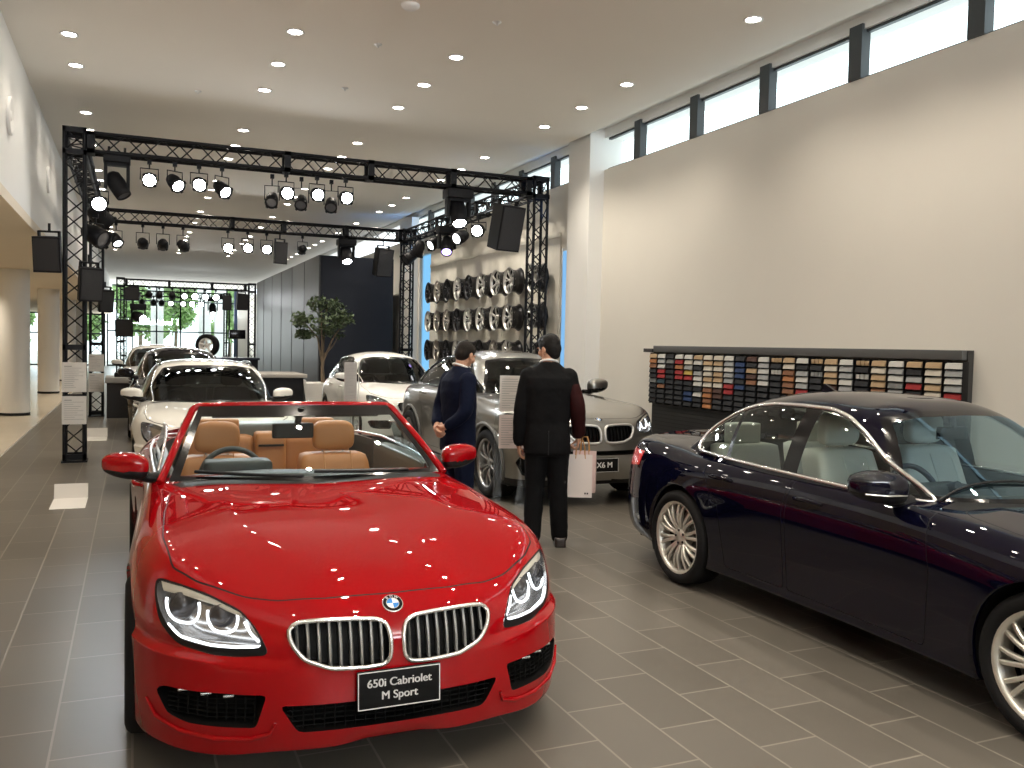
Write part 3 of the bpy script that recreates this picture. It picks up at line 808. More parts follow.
for k, st in enumerate(strips):
    y = YB1 - .14 - k * (YB1 - YB0 - .22) / (n - 1) * 1.01
    small = len(st) <= 5
    c = thing('sample_strip', '%s sample strip, %s from the far end of the wall board' % (' and '.join(list(dict.fromkeys(NAMEC[q] for q in st[:3]))[:2]), ordi[k]), 'sample strip', (6.528, y, 1.652), 'strips of colour samples on the wall board')
    MB().box((-.07, -.088, -.68), (-.0, -.083, 0)).box((-.07, .083, -.68), (-.0, .088, 0)).build('side_rail', M_BLACK, c)
    for j in range(10):
        q = st[j] if j < len(st) else 'k'
        z = -.012 - j * .066
        m = MB()
        if small and q != 'k':
            for u in (-.055, .0, .055): m.box((-.075, u - .022, z - .052), (-.012, u + .022, z - .006), bevel=.004)
        else:
            m.prism([(-.088, z - .052), (-.078, z - .008), (-.055, z), (-.010, z), (-.010, z - .052)], -.082, .082, 'y')
        m.build('swatch', SW[q], c)
# ------------------------------------------------------------------ car body: smooth hull, cut along outlines into panels, glass and lamps
def pmap(keys):
    a = np.array(keys, float)
    return lambda v: float(np.interp(v, a[:, 0], a[:, 1]) if a[0, 0] <= v <= a[-1, 0] else (a[0, 1] + (v - a[0, 0]) * (a[1, 1] - a[0, 1]) / (a[1, 0] - a[0, 0]) if v < a[0, 0] else a[-1, 1] + (v - a[-1, 0]) * (a[-1, 1] - a[-2, 1]) / (a[-1, 0] - a[-2, 0])))
IDENT = pmap([(0, 0), (1, 1)])

# columns from the middle of the nose round the side to the middle of the tail: plan point, inward direction, rows (inset, height), spine (y, z)
BODY = [
 ((.13, .00), (0, 1), [(.14, .175), (.03, .185), (-.005, .30), (.0, .46), (.018, .58), (.06, .68), (.17, .735)], (.44, .815)),
 ((.31, .015), (-.05, 1), [(.14, .175), (.03, .185), (-.005, .30), (.0, .46), (.018, .58), (.06, .68), (.17, .738)], (.56, .838)),
 ((.47, .065), (-.2, 1), [(.14, .17), (.03, .18), (-.01, .30), (.0, .46), (.025, .58), (.075, .682), (.19, .745)], (.68, .855)),
 ((.63, .145), (-.45, .9), [(.14, .155), (.01, .160), (-.01, .30), (.005, .46), (.03, .58), (.085, .69), (.20, .765)], (.80, .87)),
 ((.775, .27), (-.65, .76), [(.14, .15), (.01, .156), (-.01, .30), (.005, .46), (.03, .58), (.085, .712), (.20, .795)], (.93, .885)),
 ((.893, .45), (-.86, .5), [(.14, .15), (.01, .156), (-.005, .30), (.0, .46), (.025, .59), (.07, .745), (.16, .825)], (1.05, .897)),
 ((.950, .65), (-.97, .2), [(.14, .15), (.02, .16), (.0, .31), (-.002, .47), (.01, .62), (.05, .785), (.14, .850)], (1.18, .908)),
 ((.968, .92), (-1, 0), [(.14, .16), (.02, .17), (.0, .33), (-.002, .50), (.004, .66), (.045, .815), (.15, .872)], (1.32, .922)),
 ((.958, 1.25), (-1, 0), [(.14, .17), (.03, .19), (.015, .33), (.01, .50), (.010, .68), (.05, .838), (.15, .895)], (1.48, .940)),
 ((.940, 1.60), (-1, 0), [(.14, .17), (.035, .195), (.03, .33), (.02, .50), (.012, .70), (.05, .868), (.14, .930)], (1.66, .958)),
 ((.92, 2.10), (-1, 0), [(.14, .17), (.035, .195), (.035, .33), (.02, .50), (.010, .71), (.05, .895), (.13, .955)], (2.1, .972)),
 ((.92, 2.60), (-1, 0), [(.14, .17), (.035, .195), (.035, .33), (.02, .50), (.010, .72), (.05, .905), (.13, .968)], (2.6, .985)),
 ((.925, 3.10), (-1, 0), [(.14, .17), (.035, .195), (.03, .33), (.018, .50), (.008, .73), (.05, .912), (.14, .978)], (3.1, .995)),
 ((.945, 3.48), (-1, 0), [(.14, .17), (.03, .19), (.015, .33), (.008, .50), (.006, .73), (.05, .905), (.17, .980)], (3.5, 1.0)),
 ((.952, 3.78), (-1, 0), [(.14, .17), (.03, .19), (.01, .33), (.004, .50), (.006, .72), (.06, .895), (.20, .975)], (3.8, 1.0)),
 ((.938, 4.15), (-1, -.02), [(.14, .19), (.03, .21), (.005, .34), (.0, .50), (.012, .71), (.07, .88), (.20, .965)], (4.10, .995)),
 ((.890, 4.50), (-.92, -.35), [(.14, .22), (.04, .24), (.005, .36), (.0, .52), (.015, .70), (.06, .86), (.16, .955)], (4.30, .988)),
 ((.735, 4.76), (-.5, -.85), [(.14, .25), (.05, .27), (.01, .38), (.0, .53), (.015, .70), (.06, .86), (.13, .955)], (4.44, .982)),
 ((.42, 4.87), (-.12, -1), [(.14, .26), (.05, .28), (.01, .39), (.0, .54), (.02, .70), (.06, .87), (.11, .960)], (4.56, .978)),
 ((.13, 4.894), (0, -1), [(.14, .26), (.05, .28), (.01, .39), (.0, .54), (.02, .70), (.06, .87), (.11, .962)], (4.66, .974)),
]
# greenhouse: base point, roof-edge point, top point
GREEN = [
 ((.13, 1.35, .93), (.12, 2.02, 1.375), (.11, 2.28, 1.415)),
 ((.40, 1.39, .93), (.34, 2.03, 1.368), (.11, 2.36, 1.424)),
 ((.64, 1.53, .92), (.495, 2.07, 1.350), (.11, 2.44, 1.430)),
 ((.775, 1.80, .90), (.560, 2.18, 1.345), (.11, 2.53, 1.434)),
 ((.800, 2.20, .90), (.585, 2.42, 1.362), (.11, 2.62, 1.435)),
 ((.805, 2.70, .91), (.592, 2.72, 1.368), (.11, 2.74, 1.434)),
 ((.795, 3.20, .92), (.583, 3.02, 1.350), (.11, 2.86, 1.430)),
 ((.760, 3.58, .93), (.560, 3.22, 1.320), (.11, 2.97, 1.423)),
 ((.665, 3.90, .94), (.495, 3.34, 1.305), (.11, 3.07, 1.413)),
 ((.40, 4.03, .95), (.33, 3.39, 1.325), (.11, 3.16, 1.400)),
 ((.13, 4.07, .95), (.12, 3.41, 1.330), (.11, 3.24, 1.385)),
]

def cage_faces(nc, nr):
    """index (side, column, row) -> faces of a closed two-sided cage with centre strips"""
    def I(s, i, j): return (s * nc + i) * nr + j
    F = []
    for s in (0, 1):
        for i in range(nc - 1):
            for j in range(nr - 1):
                q = (I(s, i, j), I(s, i + 1, j), I(s, i + 1, j + 1), I(s, i, j + 1))
                F.append(q if s == 0 else q[::-1])
    for j in range(nr - 1):
        F.append((I(1, 0, j), I(0, 0, j), I(0, 0, j + 1), I(1, 0, j + 1)))
        F.append((I(0, nc - 1, j), I(1, nc - 1, j), I(1, nc - 1, j + 1), I(0, nc - 1, j + 1)))
    for i in range(nc - 1):
        F.append((I(0, i, nr - 1), I(0, i + 1, nr - 1), I(1, i + 1, nr - 1), I(1, i, nr - 1)))
    return F, I

class Hull:
    def __init__(s, cols, level, creases):
        nc, nr = len(cols), len(cols[0])
        F, I = cage_faces(nc, nr)
        V = [tuple(p) for c in cols for p in c] + [(-p[0], p[1], p[2]) for c in cols for p in c]
        me = bpy.data.meshes.new('cage'); me.from_pydata(V, [], F)
        at = me.attributes.new('crease_edge', 'FLOAT', 'EDGE')
        key = {}
        for (j, i0, i1, w) in creases:
            for i in range(i0, i1):
                for sd in (0, 1):
                    a, b = I(sd, i, j), I(sd, i + 1, j); key[(min(a, b), max(a, b))] = w
        for e in me.edges:
            a, b = e.vertices
            w = key.get((min(a, b), max(a, b)))
            if w: at.data[e.index].value = w
        out = evaluated(me, [('SUBSURF', dict(levels=level, render_levels=level, use_limit_surface=True))])
        bm = bmesh.new(); bm.from_mesh(out)
        bmesh.ops.recalc_face_normals(bm, faces=bm.faces[:])
        # make sure normals look outwards
        t = max(bm.faces, key=lambda f: f.calc_center_median().z)
        if t.normal.z < 0: bmesh.ops.reverse_faces(bm, faces=bm.faces[:])
        bm.normal_update(); bm.verts.index_update(); bm.faces.index_update()
        s.base = bm
        s.bvh = BVHTree.FromBMesh(bm)
        bm.faces.ensure_lookup_table()
    def normal(s, p):
        loc, n, i, d = s.bvh.find_nearest(p)
        f = s.base.faces[i]
        ws = [1.0 / max(1e-5, (v.co - loc).length) for v in f.verts]
        nn = Vector((0, 0, 0))
        for v, w in zip(f.verts, ws): nn += v.normal * w
        return nn.normalized(), d
    def ray(s, o, d):
        h = s.bvh.ray_cast(Vector(o), Vector(d))
        return (h[0], s.normal(h[0])[0]) if h[0] is not None else (None, None)
    def front(s, x, z): return s.ray((x, -3, z), (0, 1, 0))
    def back(s, x, z): return s.ray((x, 9, z), (0, -1, 0))
    def side(s, y, z, sg): return s.ray((sg * 4, y, z), (-sg, 0, 0))
    def top(s, x, y): return s.ray((x, y, 5), (0, 0, -1))
    def proj(s, axis, p, sg=1):
        return {'y': lambda: s.front(*p), 'Y': lambda: s.back(*p), 'x': lambda: s.side(p[0], p[1], sg), 'z': lambda: s.top(*p)}[axis]()

def body_hull(sp, level=3):
    ym, zm, xs = sp['ym'], sp['zm'], sp['xs']
    cols = []
    for (xo, yo), n, rows, (ys, zs) in BODY:
        L = math.hypot(*n); n = (n[0] / L, n[1] / L)
        rows = list(rows)
        k = max(0., 1 - max(0, yo - .30) / .55) if yo < 2 else 0.
        k *= min(1., max(0., (xo - .40) / .16)) if yo < 1 else 0.
        d3, z3 = rows[3]; d4, z4 = rows[4]
        rows[4:4] = [(d3 - .004 * k + (1 - k) * (d4 - d3) * .33, z3 + (.052 * k + (1 - k) * (z4 - z3) * .33)), (d3 + .042 * k + (1 - k) * (d4 - d3) * .6, z3 + (.072 * k + (1 - k) * (z4 - z3) * .6))]
        c = [((xo + n[0] * d) * xs, ym(yo + n[1] * d), zm(z)) for d, z in rows]
        top = (.13, ym(ys), zm(zs))
        a = c[-1]
        m = [(a[k] * .55 + top[k] * .45) for k in range(3)]
        m[2] += sp.get('hoodline', .022)
        c += [tuple(m), top]
        za = sp.get('boot_rise', 0.)
        if za:
            c = [(x, y, z + za * min(1., max(0., (y - ym(3.75)) / (ym(4.3) - ym(3.75)))) * min(1., max(0., (z - zm(.62)) / .2))) for x, y, z in c]
        cols.append(c)
    return Hull(cols, level, sp.get('creases', [(8, 3, 9, .35), (9, 2, 9, .75), (7, 4, 6, .2), (4, 3, 7, .8), (5, 3, 6, .3), (1, 0, 14, .85)]))

def green_hull(sp, level=3):
    ym, zm, xs = sp['gy'], sp['gz'], sp['gx']
    cols = []
    for a, b, c in GREEN:
        A, B, Cc = [(p[0] * (xs if p[0] > .12 else 1), ym(p[1]), zm(p[2])) for p in (a, b, c)]
        mid = [(A[k] + B[k]) / 2 for k in range(3)]
        mid[0] += .022 * (1 if A[0] > .5 else .3); mid[2] += .018
        if A[0] < .7: mid[1] += -.02 if A[1] < 2.5 else .02
        m2 = [(B[k] * .5 + Cc[k] * .5) for k in range(3)]; m2[2] += .022
        cols.append([A, tuple(mid), B, tuple(m2), Cc])
    return Hull(cols, level, [(2, 2, 8, .25)])

def pip(p, poly):
    x, y = p; c = False; n = len(poly); j = n - 1
    for i in range(n):
        xi, yi = poly[i]; xj, yj = poly[j]
        if (yi > y) != (yj > y) and x < (xj - xi) * (y - yi) / (yj - yi) + xi: c = not c
        j = i
    return c
AX = {'y': (0, 2, 1), 'Y': (0, 2, 1), 'x': (1, 2, 0), 'z': (0, 1, 2)}
def stencil(bm, poly, axis, test):
    """cut the surface exactly along an outline (seen along an axis) and return the faces inside"""
    a, b, d = AX[axis]
    xs = [p[0] for p in poly]; ys = [p[1] for p in poly]
    lo = (min(xs), min(ys)); hi = (max(xs), max(ys))
    def bb(f):
        u = [v.co[a] for v in f.verts]; w = [v.co[b] for v in f.verts]
        return min(u), min(w), max(u), max(w)
    big = bm; sel = []
    M = .16
    for f in big.faces:
        c0 = f.verts[0].co
        if not (lo[0] - M < c0[a] < hi[0] + M and lo[1] - M < c0[b] < hi[1] + M): continue
        if not test(f): continue
        q = bb(f)
        if q[2] >= lo[0] and q[0] <= hi[0] and q[3] >= lo[1] and q[1] <= hi[1]: sel.append(f)
    bm = take(big, sel)
    cand = {f: bb(f) for f in bm.faces}
    n = len(poly)
    for i in range(n):
        p, q = poly[i], poly[(i + 1) % n]
        x0, x1 = min(p[0], q[0]) - 1e-4, max(p[0], q[0]) + 1e-4; y0, y1 = min(p[1], q[1]) - 1e-4, max(p[1], q[1]) + 1e-4
        nx, ny = q[1] - p[1], p[0] - q[0]
        if abs(nx) + abs(ny) < 1e-9: continue
        hit = []
        for f, (u0, w0, u1, w1) in cand.items():
            if u1 < x0 or u0 > x1 or w1 < y0 or w0 > y1: continue
            s = [(v.co[a] - p[0]) * nx + (v.co[b] - p[1]) * ny for v in f.verts]
            if min(s) < -1e-9 and max(s) > 1e-9: hit.append(f)
        if not hit: continue
        no = [0, 0, 0]; no[a] = nx; no[b] = ny
        co = [0, 0, 0]; co[a] = p[0]; co[b] = p[1]
        es = set(); vs = set()
        for f in hit: es.update(f.edges); vs.update(f.verts); del cand[f]
        r = bmesh.ops.bisect_plane(bm, geom=hit + list(es) + list(vs), dist=1e-6, plane_co=co, plane_no=Vector(no).normalized())
        for g in r['geom']:
            if isinstance(g, bmesh.types.BMFace): cand[g] = bb(g)
        for f in hit:
            if f.is_valid and f not in cand: cand[f] = bb(f)
    out = []; vm = {}
    for f in bm.faces:
        vs = []
        for v in f.verts:
            if v not in vm: vm[v] = big.verts.new(v.co)
            vs.append(vm[v])
        nf = big.faces.new(vs); nf.material_index = f.material_index; nf.normal_update()
        c = f.calc_center_median()
        if pip((c[a], c[b]), poly): out.append(nf)
    bm.free()
    return out

def take(bm, faces, remove=True):
    """copy faces into a bmesh of their own"""
    nb = bmesh.new(); vm = {}
    for f in faces:
        vs = []
        for v in f.verts:
            if v not in vm: vm[v] = nb.verts.new(v.co)
            vs.append(vm[v])
        try: nf = nb.faces.new(vs); nf.material_index = f.material_index
        except ValueError: pass
    if remove: bmesh.ops.delete(bm, geom=faces, context='FACES')
    nb.normal_update()
    return nb

def rest(bm, keep):
    k = set(keep)
    return take(bm, [f for f in bm.faces if f not in k])

def hull_mesh(bm, name, hull, mats, parent, label=None, off=0.):
    """link faces that lie on a hull with the hull's own smooth normals"""
    bm.verts.index_update()
    ns = []
    bm.normal_update()
    for v in bm.verts:
        n, d = hull.normal(v.co)
        if d > .004: n = v.normal.copy()
        ns.append(n)
    if off:
        for v, n in zip(bm.verts, ns): v.co += n * off
    for f in bm.faces: f.smooth = True
    me = bpy.data.meshes.new(name); bm.to_mesh(me); bm.free()
    me.normals_split_custom_set_from_vertices([tuple(n) for n in ns])
    return link(name, me, mats, parent, label)

def bucket(patch, vec, scale=.9):
    """open recess behind a patch: walls and back, the front left open"""
    nb = patch.copy()
    fs = nb.faces[:]
    c = sum((v.co for v in nb.verts), Vector()) / max(1, len(nb.verts))
    r = bmesh.ops.extrude_face_region(nb, geom=fs)
    vs = [g for g in r['geom'] if isinstance(g, bmesh.types.BMVert)]
    for v in vs:
        v.co = c + (v.co - c) * scale + Vector(vec)
    olds = [f for f in fs if f.is_valid]
    bmesh.ops.delete(nb, geom=olds, context='FACES_ONLY')
    bmesh.ops.recalc_face_normals(nb, faces=nb.faces[:])
    return nb

def inset_poly(poly, d):
    n = len(poly); A = sum(poly[i][0] * poly[(i + 1) % n][1] - poly[(i + 1) % n][0] * poly[i][1] for i in range(n))
    s = 1 if A > 0 else -1; out = []
    for i in range(n):
        p0, p1, p2 = Vector(poly[i - 1]), Vector(poly[i]), Vector(poly[(i + 1) % n])
        e1 = (p1 - p0).normalized(); e2 = (p2 - p1).normalized()
        n1 = Vector((-e1.y, e1.x)) * s; n2 = Vector((-e2.y, e2.x)) * s
        b = (n1 + n2); b = b / max(.35, b.length_squared / 2) if b.length > 1e-6 else n1
        out.append(tuple(p1 + b * d))
    return out

def round_poly(poly, r, k=4):
    out = []; n = len(poly)
    rs = r if isinstance(r, (list, tuple)) else [r] * n
    for i in range(n):
        p0, p1, p2 = Vector(poly[i - 1]), Vector(poly[i]), Vector(poly[(i + 1) % n])
        a = min(rs[i], (p0 - p1).length * .48); b = min(rs[i], (p2 - p1).length * .48)
        A = p1 + (p0 - p1).normalized() * a; B = p1 + (p2 - p1).normalized() * b
        for j in range(k + 1):
            t = j / k
            out.append(tuple(A * (1 - t) ** 2 + p1 * 2 * t * (1 - t) + B * t * t))
    return out
def dense(poly, d=.03, closed=True):
    out = []; n = len(poly)
    for i in range(n if closed else n - 1):
        p, q = Vector(poly[i]), Vector(poly[(i + 1) % n])
        k = max(1, int((q - p).length / d))
        out += [tuple(p + (q - p) * (j / k)) for j in range(k)]
    if not closed: out.append(tuple(poly[-1]))
    return out
def mir(poly): return [(-p[0], p[1]) for p in poly][::-1]

def bead(hull, poly, axis, r, off, name, mat, parent, sg=1, closed=True, n=6, flat=False):
    """a slim moulding laid along an outline on the hull"""
    pts = []
    for p in dense(poly, .025, closed):
        P, N = hull.proj(axis, p, sg)
        if P is not None: pts.append(P + N * off)
    if len(pts) < 3: return None
    return MB().tube(pts, r, n, closed=closed).build(name, mat, parent)

# ------------------------------------------------------------------ shared car pieces
M_WSGLASS = glass('windscreen_glass', (.80, .88, .86), .05)
M_SIDEGLASS = glass('side_glass', (.62, .68, .66), .05)
M_DARKGLASS = glass('dark_car_glass', (.13, .15, .15), .05)
M_LENS = glass('lamp_lens', (.97, .98, 1.0), .06)
M_HALO = emission('halo_light', (.95, .98, 1.0), 3.0)
M_LAMPIN = principled('lamp_inner', (.60, .60, .60), .22, .8)
M_LAMPDK = principled('lamp_dark', (.05, .05, .055), .25, .3)
M_TAIL = principled('tail_lens', (.42, .008, .012), .12, coat=1., emit=(.8, .02, .03), estr=.25)
M_PLATE = principled('plate_black', (.006, .006, .0065), .4, spec=.15)
M_LETTER = principled('letter_white', (.82, .82, .82), .5)
M_BLUEQ = principled('enamel_blue', (.02, .22, .62), .3)
M_LINER = principled('arch_liner', (.008, .008, .009), .8)
M_DASH = principled('dash_grey', (.035, .04, .042), .5, bump=.2, bscale=300)
M_BRAKE = principled('brake_disc', (.22, .21, .20), .35, .8)

def tyre_mb(R, rim, w):
    m = MB()
    m.lathe([(-w * .42, rim - .004), (-w * .5, rim + .012), (-w * .505, (R + rim) / 2), (-w * .47, R - .022), (-w * .40, R - .006), (-w * .2, R), (w * .2, R), (w * .40, R - .006), (w * .47, R - .022), (w * .505, (R + rim) / 2), (w * .5, rim + .012), (w * .42, rim - .004)], 48)
    return m

WHEELS = {}
def add_wheel(root, x, y, R, rim, w, style, mat, sg, turn=0., mat2=None):
    """rim as the part, tyre and brake disc below it"""
    k = (R, rim, w, str(style))
    if k not in WHEELS:
        WHEELS[k] = (rim_mesh(rim, style, w * .9, .072).mesh('wheel'), tyre_mb(R, rim, w).mesh('tyre'), MB().lathe([(.0, .06), (.0, rim * .72), (.02, rim * .72), (.02, .06)], 32).mesh('brake_disc'))
    me, ty, br = [q.copy() for q in WHEELS[k]]
    me.materials.append(mat); me.materials.append(mat2 or M_DARKALLOY)
    o = link('wheel', me, None, root)
    o.location = (x, y, R)
    o.rotation_euler = (0.37 * y, 0, pi if sg > 0 else 0) if not turn else (0.37 * y, 0, (pi if sg > 0 else 0) + turn)
    link('tyre', ty, M_RUBBER, o); link('brake_disc', br, M_BRAKE, o)
    return o

def roundel(P, N, r, parent, flip=False):
    """round enamel badge: black ring, blue and white quarters, chrome edge"""
    q = Vector(N).to_track_quat('Z', 'Y').to_matrix().to_4x4(); q.translation = Vector(P) + Vector(N) * .002
    up = q.to_3x3() @ Vector((0, 1, 0))
    m = MB(); n = 8
    for i in range(32):
        a0, a1 = 2 * pi * i / 32, 2 * pi * (i + 1) / 32
        def pt(rr, a, h): return q @ Vector((rr * cos(a), rr * sin(a), h))
        m.add([pt(0, 0, .003), pt(r * .60, a0, .003), pt(r * .60, a1, .003)], [(0, 1, 2)], 1 if int(i // 8) % 2 else 2)
        m.add([pt(r * .60, a0, .003), pt(r * .92, a0, .003), pt(r * .92, a1, .003), pt(r * .60, a1, .003)], [(0, 1, 2, 3)], 0)
        m.add([pt(r * .92, a0, .004), pt(r, a0, .002), pt(r, a1, .002), pt(r * .92, a1, .004)], [(0, 1, 2, 3)], 3)
        m.add([pt(r, a0, .002), pt(r, a0, -.004), pt(r, a1, -.004), pt(r, a1, .002)], [(0, 1, 2, 3)], 3)
        m.add([pt(r * .57, a0, .0035), pt(r * .63, a0, .0035), pt(r * .63, a1, .0035), pt(r * .57, a1, .0035)], [(0, 1, 2, 3)], 3)
    o = m.build('badge', [M_GLOSSBLACK, M_BLUEQ, M_LETTER, M_CHROME], parent)
    mw = MB()
    for ch, ang in (('B', .62), ('M', 0), ('W', -.62)):
        tm = text_mesh(ch, r * .40, ext=.0005)
        M = q @ Matrix.Rotation(ang, 4, 'Z') @ Matrix.Translation((0, r * .76, .0038))
        mw.add([M @ v.co for v in tm.vertices], [tuple(p.vertices) for p in tm.polygons])
    mw.build('badge_letters', M_LETTER, o)
    return o

def name_plate(parent, w, h, P, lines, size, tilt=-.05):
    M = Matrix.Translation(P) @ Matrix.Rotation(tilt, 4, 'X')
    b = MB(); b.box((-w / 2, -.012, -h / 2), (w / 2, 0, h / 2), M=M, bevel=.004)
    o = b.build('display_plate', M_PLATE, parent, 'black plate with white lettering')
    f = MB(); t = .0035
    for lo, hi in (((-w / 2 + .003, -h / 2 + .003), (w / 2 - .003, -h / 2 + .003 + t)), ((-w / 2 + .003, h / 2 - .003 - t), (w / 2 - .003, h / 2 - .003)), ((-w / 2 + .003, -h / 2 + .003), (-w / 2 + .003 + t, h / 2 - .003)), ((w / 2 - .003 - t, -h / 2 + .003), (w / 2 - .003, h / 2 - .003))):
        f.box((lo[0], -.0135, lo[1]), (hi[0], -.012, hi[1]), M=M)
    f.build('plate_border', M_LETTER, o)
    L = MB()
    for k, s in enumerate(lines):
        tm = text_mesh(s, size, ext=.0008)
        for dx in (-.022, -.007, .007, .022):
            MM = M @ Matrix.Translation((dx * size, -.0132 - abs(dx) * .004, ((len(lines) - 1) / 2 - k) * size * 1.12)) @ Matrix.Rotation(pi / 2, 4, 'X')
            L.add([MM @ v.co for v in tm.vertices], [tuple(p.vertices) for p in tm.polygons])
    L.build('lettering', M_LETTER, o)
    return o

def seat(root, x, y, z, mat, mat2, rail=True, s=1.0, cover=False):
    """front seat: y is where the cushion meets the backrest"""
    def sh(v):
        t = (v.z - z) / (.62 * s)
        k = 1 - .16 * max(0, t) ** 2
        return Vector((x + (v.x - x) * k, v.y + .20 * max(0, t), v.z))
    c = soft_box((x - .26, y - .50, z - .10), (x + .26, y + .06, z + .08), seg=2)
    from_bm(c, 'seat_cushion', mat, root)
    b = soft_box((x - .27, y - .06, z), (x + .27, y + .12, z + .62 * s), seg=2, shape=sh)
    o = from_bm(b, 'seat_backrest', mat, root)
    hy, hz = y + .225, z + .625 * s
    def hs(v): return Vector((v.x * 1.0, v.y, v.z))
    h = bmesh.new(); bmesh.ops.create_icosphere(h, subdivisions=4, radius=1)
    for v in h.verts:
        c = v.co; e = lambda q, p: math.copysign(abs(q) ** p, q)
        v.co = Vector((x + e(c.x, .5) * .145 * (1 - .08 * max(0, c.z)), hy + .005 + e(c.y, .6) * .062 - .02 * abs(c.x) ** 2, hz + .115 + e(c.z, .5) * .105))
    hh = from_bm(h, 'headrest', mat2, root)
    p = MB()
    for q in (-.07, .07): p.tube([(x + q, hy + .005, hz - .06), (x + q, hy + .005, hz + .07)], .008, 8)
    p.build('headrest_post', M_CHROME, hh)
    m = MB()
    for q in (-.10, .10): m.tube([(x + q, y - .075 + .2 * .1, z + .1), (x + q * .95, y - .03, z + .34), (x + q * .9, y + .075, z + .56)], .004, 5)
    m.build('seat_seam', mat2, o)

def steering_wheel(root, x, y, z, mat):
    M = Matrix.Translation((x, y, z)) @ Matrix.Rotation(radians(-24), 4, 'X')
    m = MB()
    m.tube([M @ Vector((.185 * cos(a), 0, .185 * sin(a))) for a in [2 * pi * i / 36 for i in range(36)]], .017, 8, closed=True)
    for a in (-.1, pi + .1, -pi / 2):
        m.tube([M @ Vector((.05 * cos(a), -.01, .05 * sin(a))), M @ Vector((.18 * cos(a), 0, .18 * sin(a)))], .016, 6)
    m.bm(soft_box((-.075, -.04, -.06), (.075, .03, .055), seg=2), M=M, smooth=True)
    m.tube([M @ Vector((0, -.02, 0)), M @ Vector((0, -.30, -.02))], .03, 8)
    m.build('steering_wheel', mat, root)

def door_mirror(root, sg, x, y, z, paint, s=1., black=M_BLACK, strip=None):
    """mirror head with painted cap, dark lower half, arm and glass"""
    bm = bmesh.new(); bmesh.ops.create_icosphere(bm, subdivisions=4, radius=1)
    def se(c, e): return math.copysign(abs(c) ** e, c)
    for v in bm.verts:
        c = v.co
        q = Vector((se(c.x, .62), se(c.y, .7), se(c.z, .66)))
        t = q.x * sg
        yy = q.y * .085 * (1 - .22 * max(0, t))
        if q.y > .45: yy = .045
        v.co = Vector((x + q.x * .128 * s, y + (yy + .025 * t) * s, z + (q.z * .078 * (1 - .26 * max(0, t)) + .012 * t) * s))
    bm.normal_update()
    for f in bm.faces:
        c = f.calc_center_median()
        if c.z < z - .026 * s + .008 * (c.x - x) * sg / .128 or f.normal.y > .8: f.material_index = 1
    o = from_bm(bm, 'door_mirror', [paint, black], root)
    a = MB(); a.tube([(x - sg * .05 * s, y, z - .05 * s), (x - sg * .13 * s, y - .01, z - .075 * s), (x - sg * .22, y - .01, z - .082 * s)], [.034 * s, .032 * s, .04 * s], 10); a.build('mirror_arm', black, o)
    g = MB(); yy = y + .048 * s
    g.add([(x - .09 * s, yy, z - .04 * s), (x + .09 * s, yy, z - .04 * s), (x + .085 * s, yy, z + .05 * s), (x - .09 * s, yy, z + .05 * s)], [(0, 1, 2, 3)])
    g.build('mirror_glass', M_CHROME, o)
    if strip:
        m = MB(); m.tube([(x + sg * .118 * s, y - .04 * s, z - .022 * s), (x + sg * .04 * s, y - .092 * s, z - .027 * s), (x - sg * .09 * s, y - .088 * s, z - .032 * s)], .006, 6); m.build('mirror_strip', strip, o)
    return o
HEADLAMP = [(.846, .69), (.842, .758), (.76, .750), (.66, .728), (.548, .686), (.500, .630), (.462, .545), (.56, .533), (.66, .529), (.77, .545), (.832, .61)]
HEADLENS = [(.840, .69), (.836, .752), (.76, .744), (.66, .722), (.552, .681), (.511, .635), (.482, .571), (.56, .563), (.66, .557), (.76, .568), (.815, .62)]
KIDNEY = [(.026, .515), (.024, .59), (.038, .638), (.075, .652), (.16, .658), (.28, .660), (.365, .655), (.398, .632), (.388, .585), (.345, .530), (.25, .495), (.12, .488), (.05, .492)]
INTAKE_SIDE = [(.475, .405), (.62, .404), (.82, .392), (.845, .368), (.805, .292), (.74, .276), (.51, .282)]
INTAKE_MID = [(-.43, .366), (.43, .366), (.365, .262), (-.365, .262)]
HOOD = [(0, .140), (.25, .150), (.42, .190), (.53, .25), (.60, .31), (.70, .40), (.785, .52), (.812, .80), (.795, 1.2), (.755, 1.52), (.70, 1.62), (.45, 1.56), (0, 1.52)]
TAIL = [(.46, .80), (.52, .885), (.70, .90), (.86, .875), (.90, .80), (.82, .765), (.62, .755)]

def sym(poly):
    """close a half outline (x from 0 up) across the centre line"""
    return poly + [(-p[0], p[1]) for p in poly[::-1] if abs(p[0]) > 1e-6]

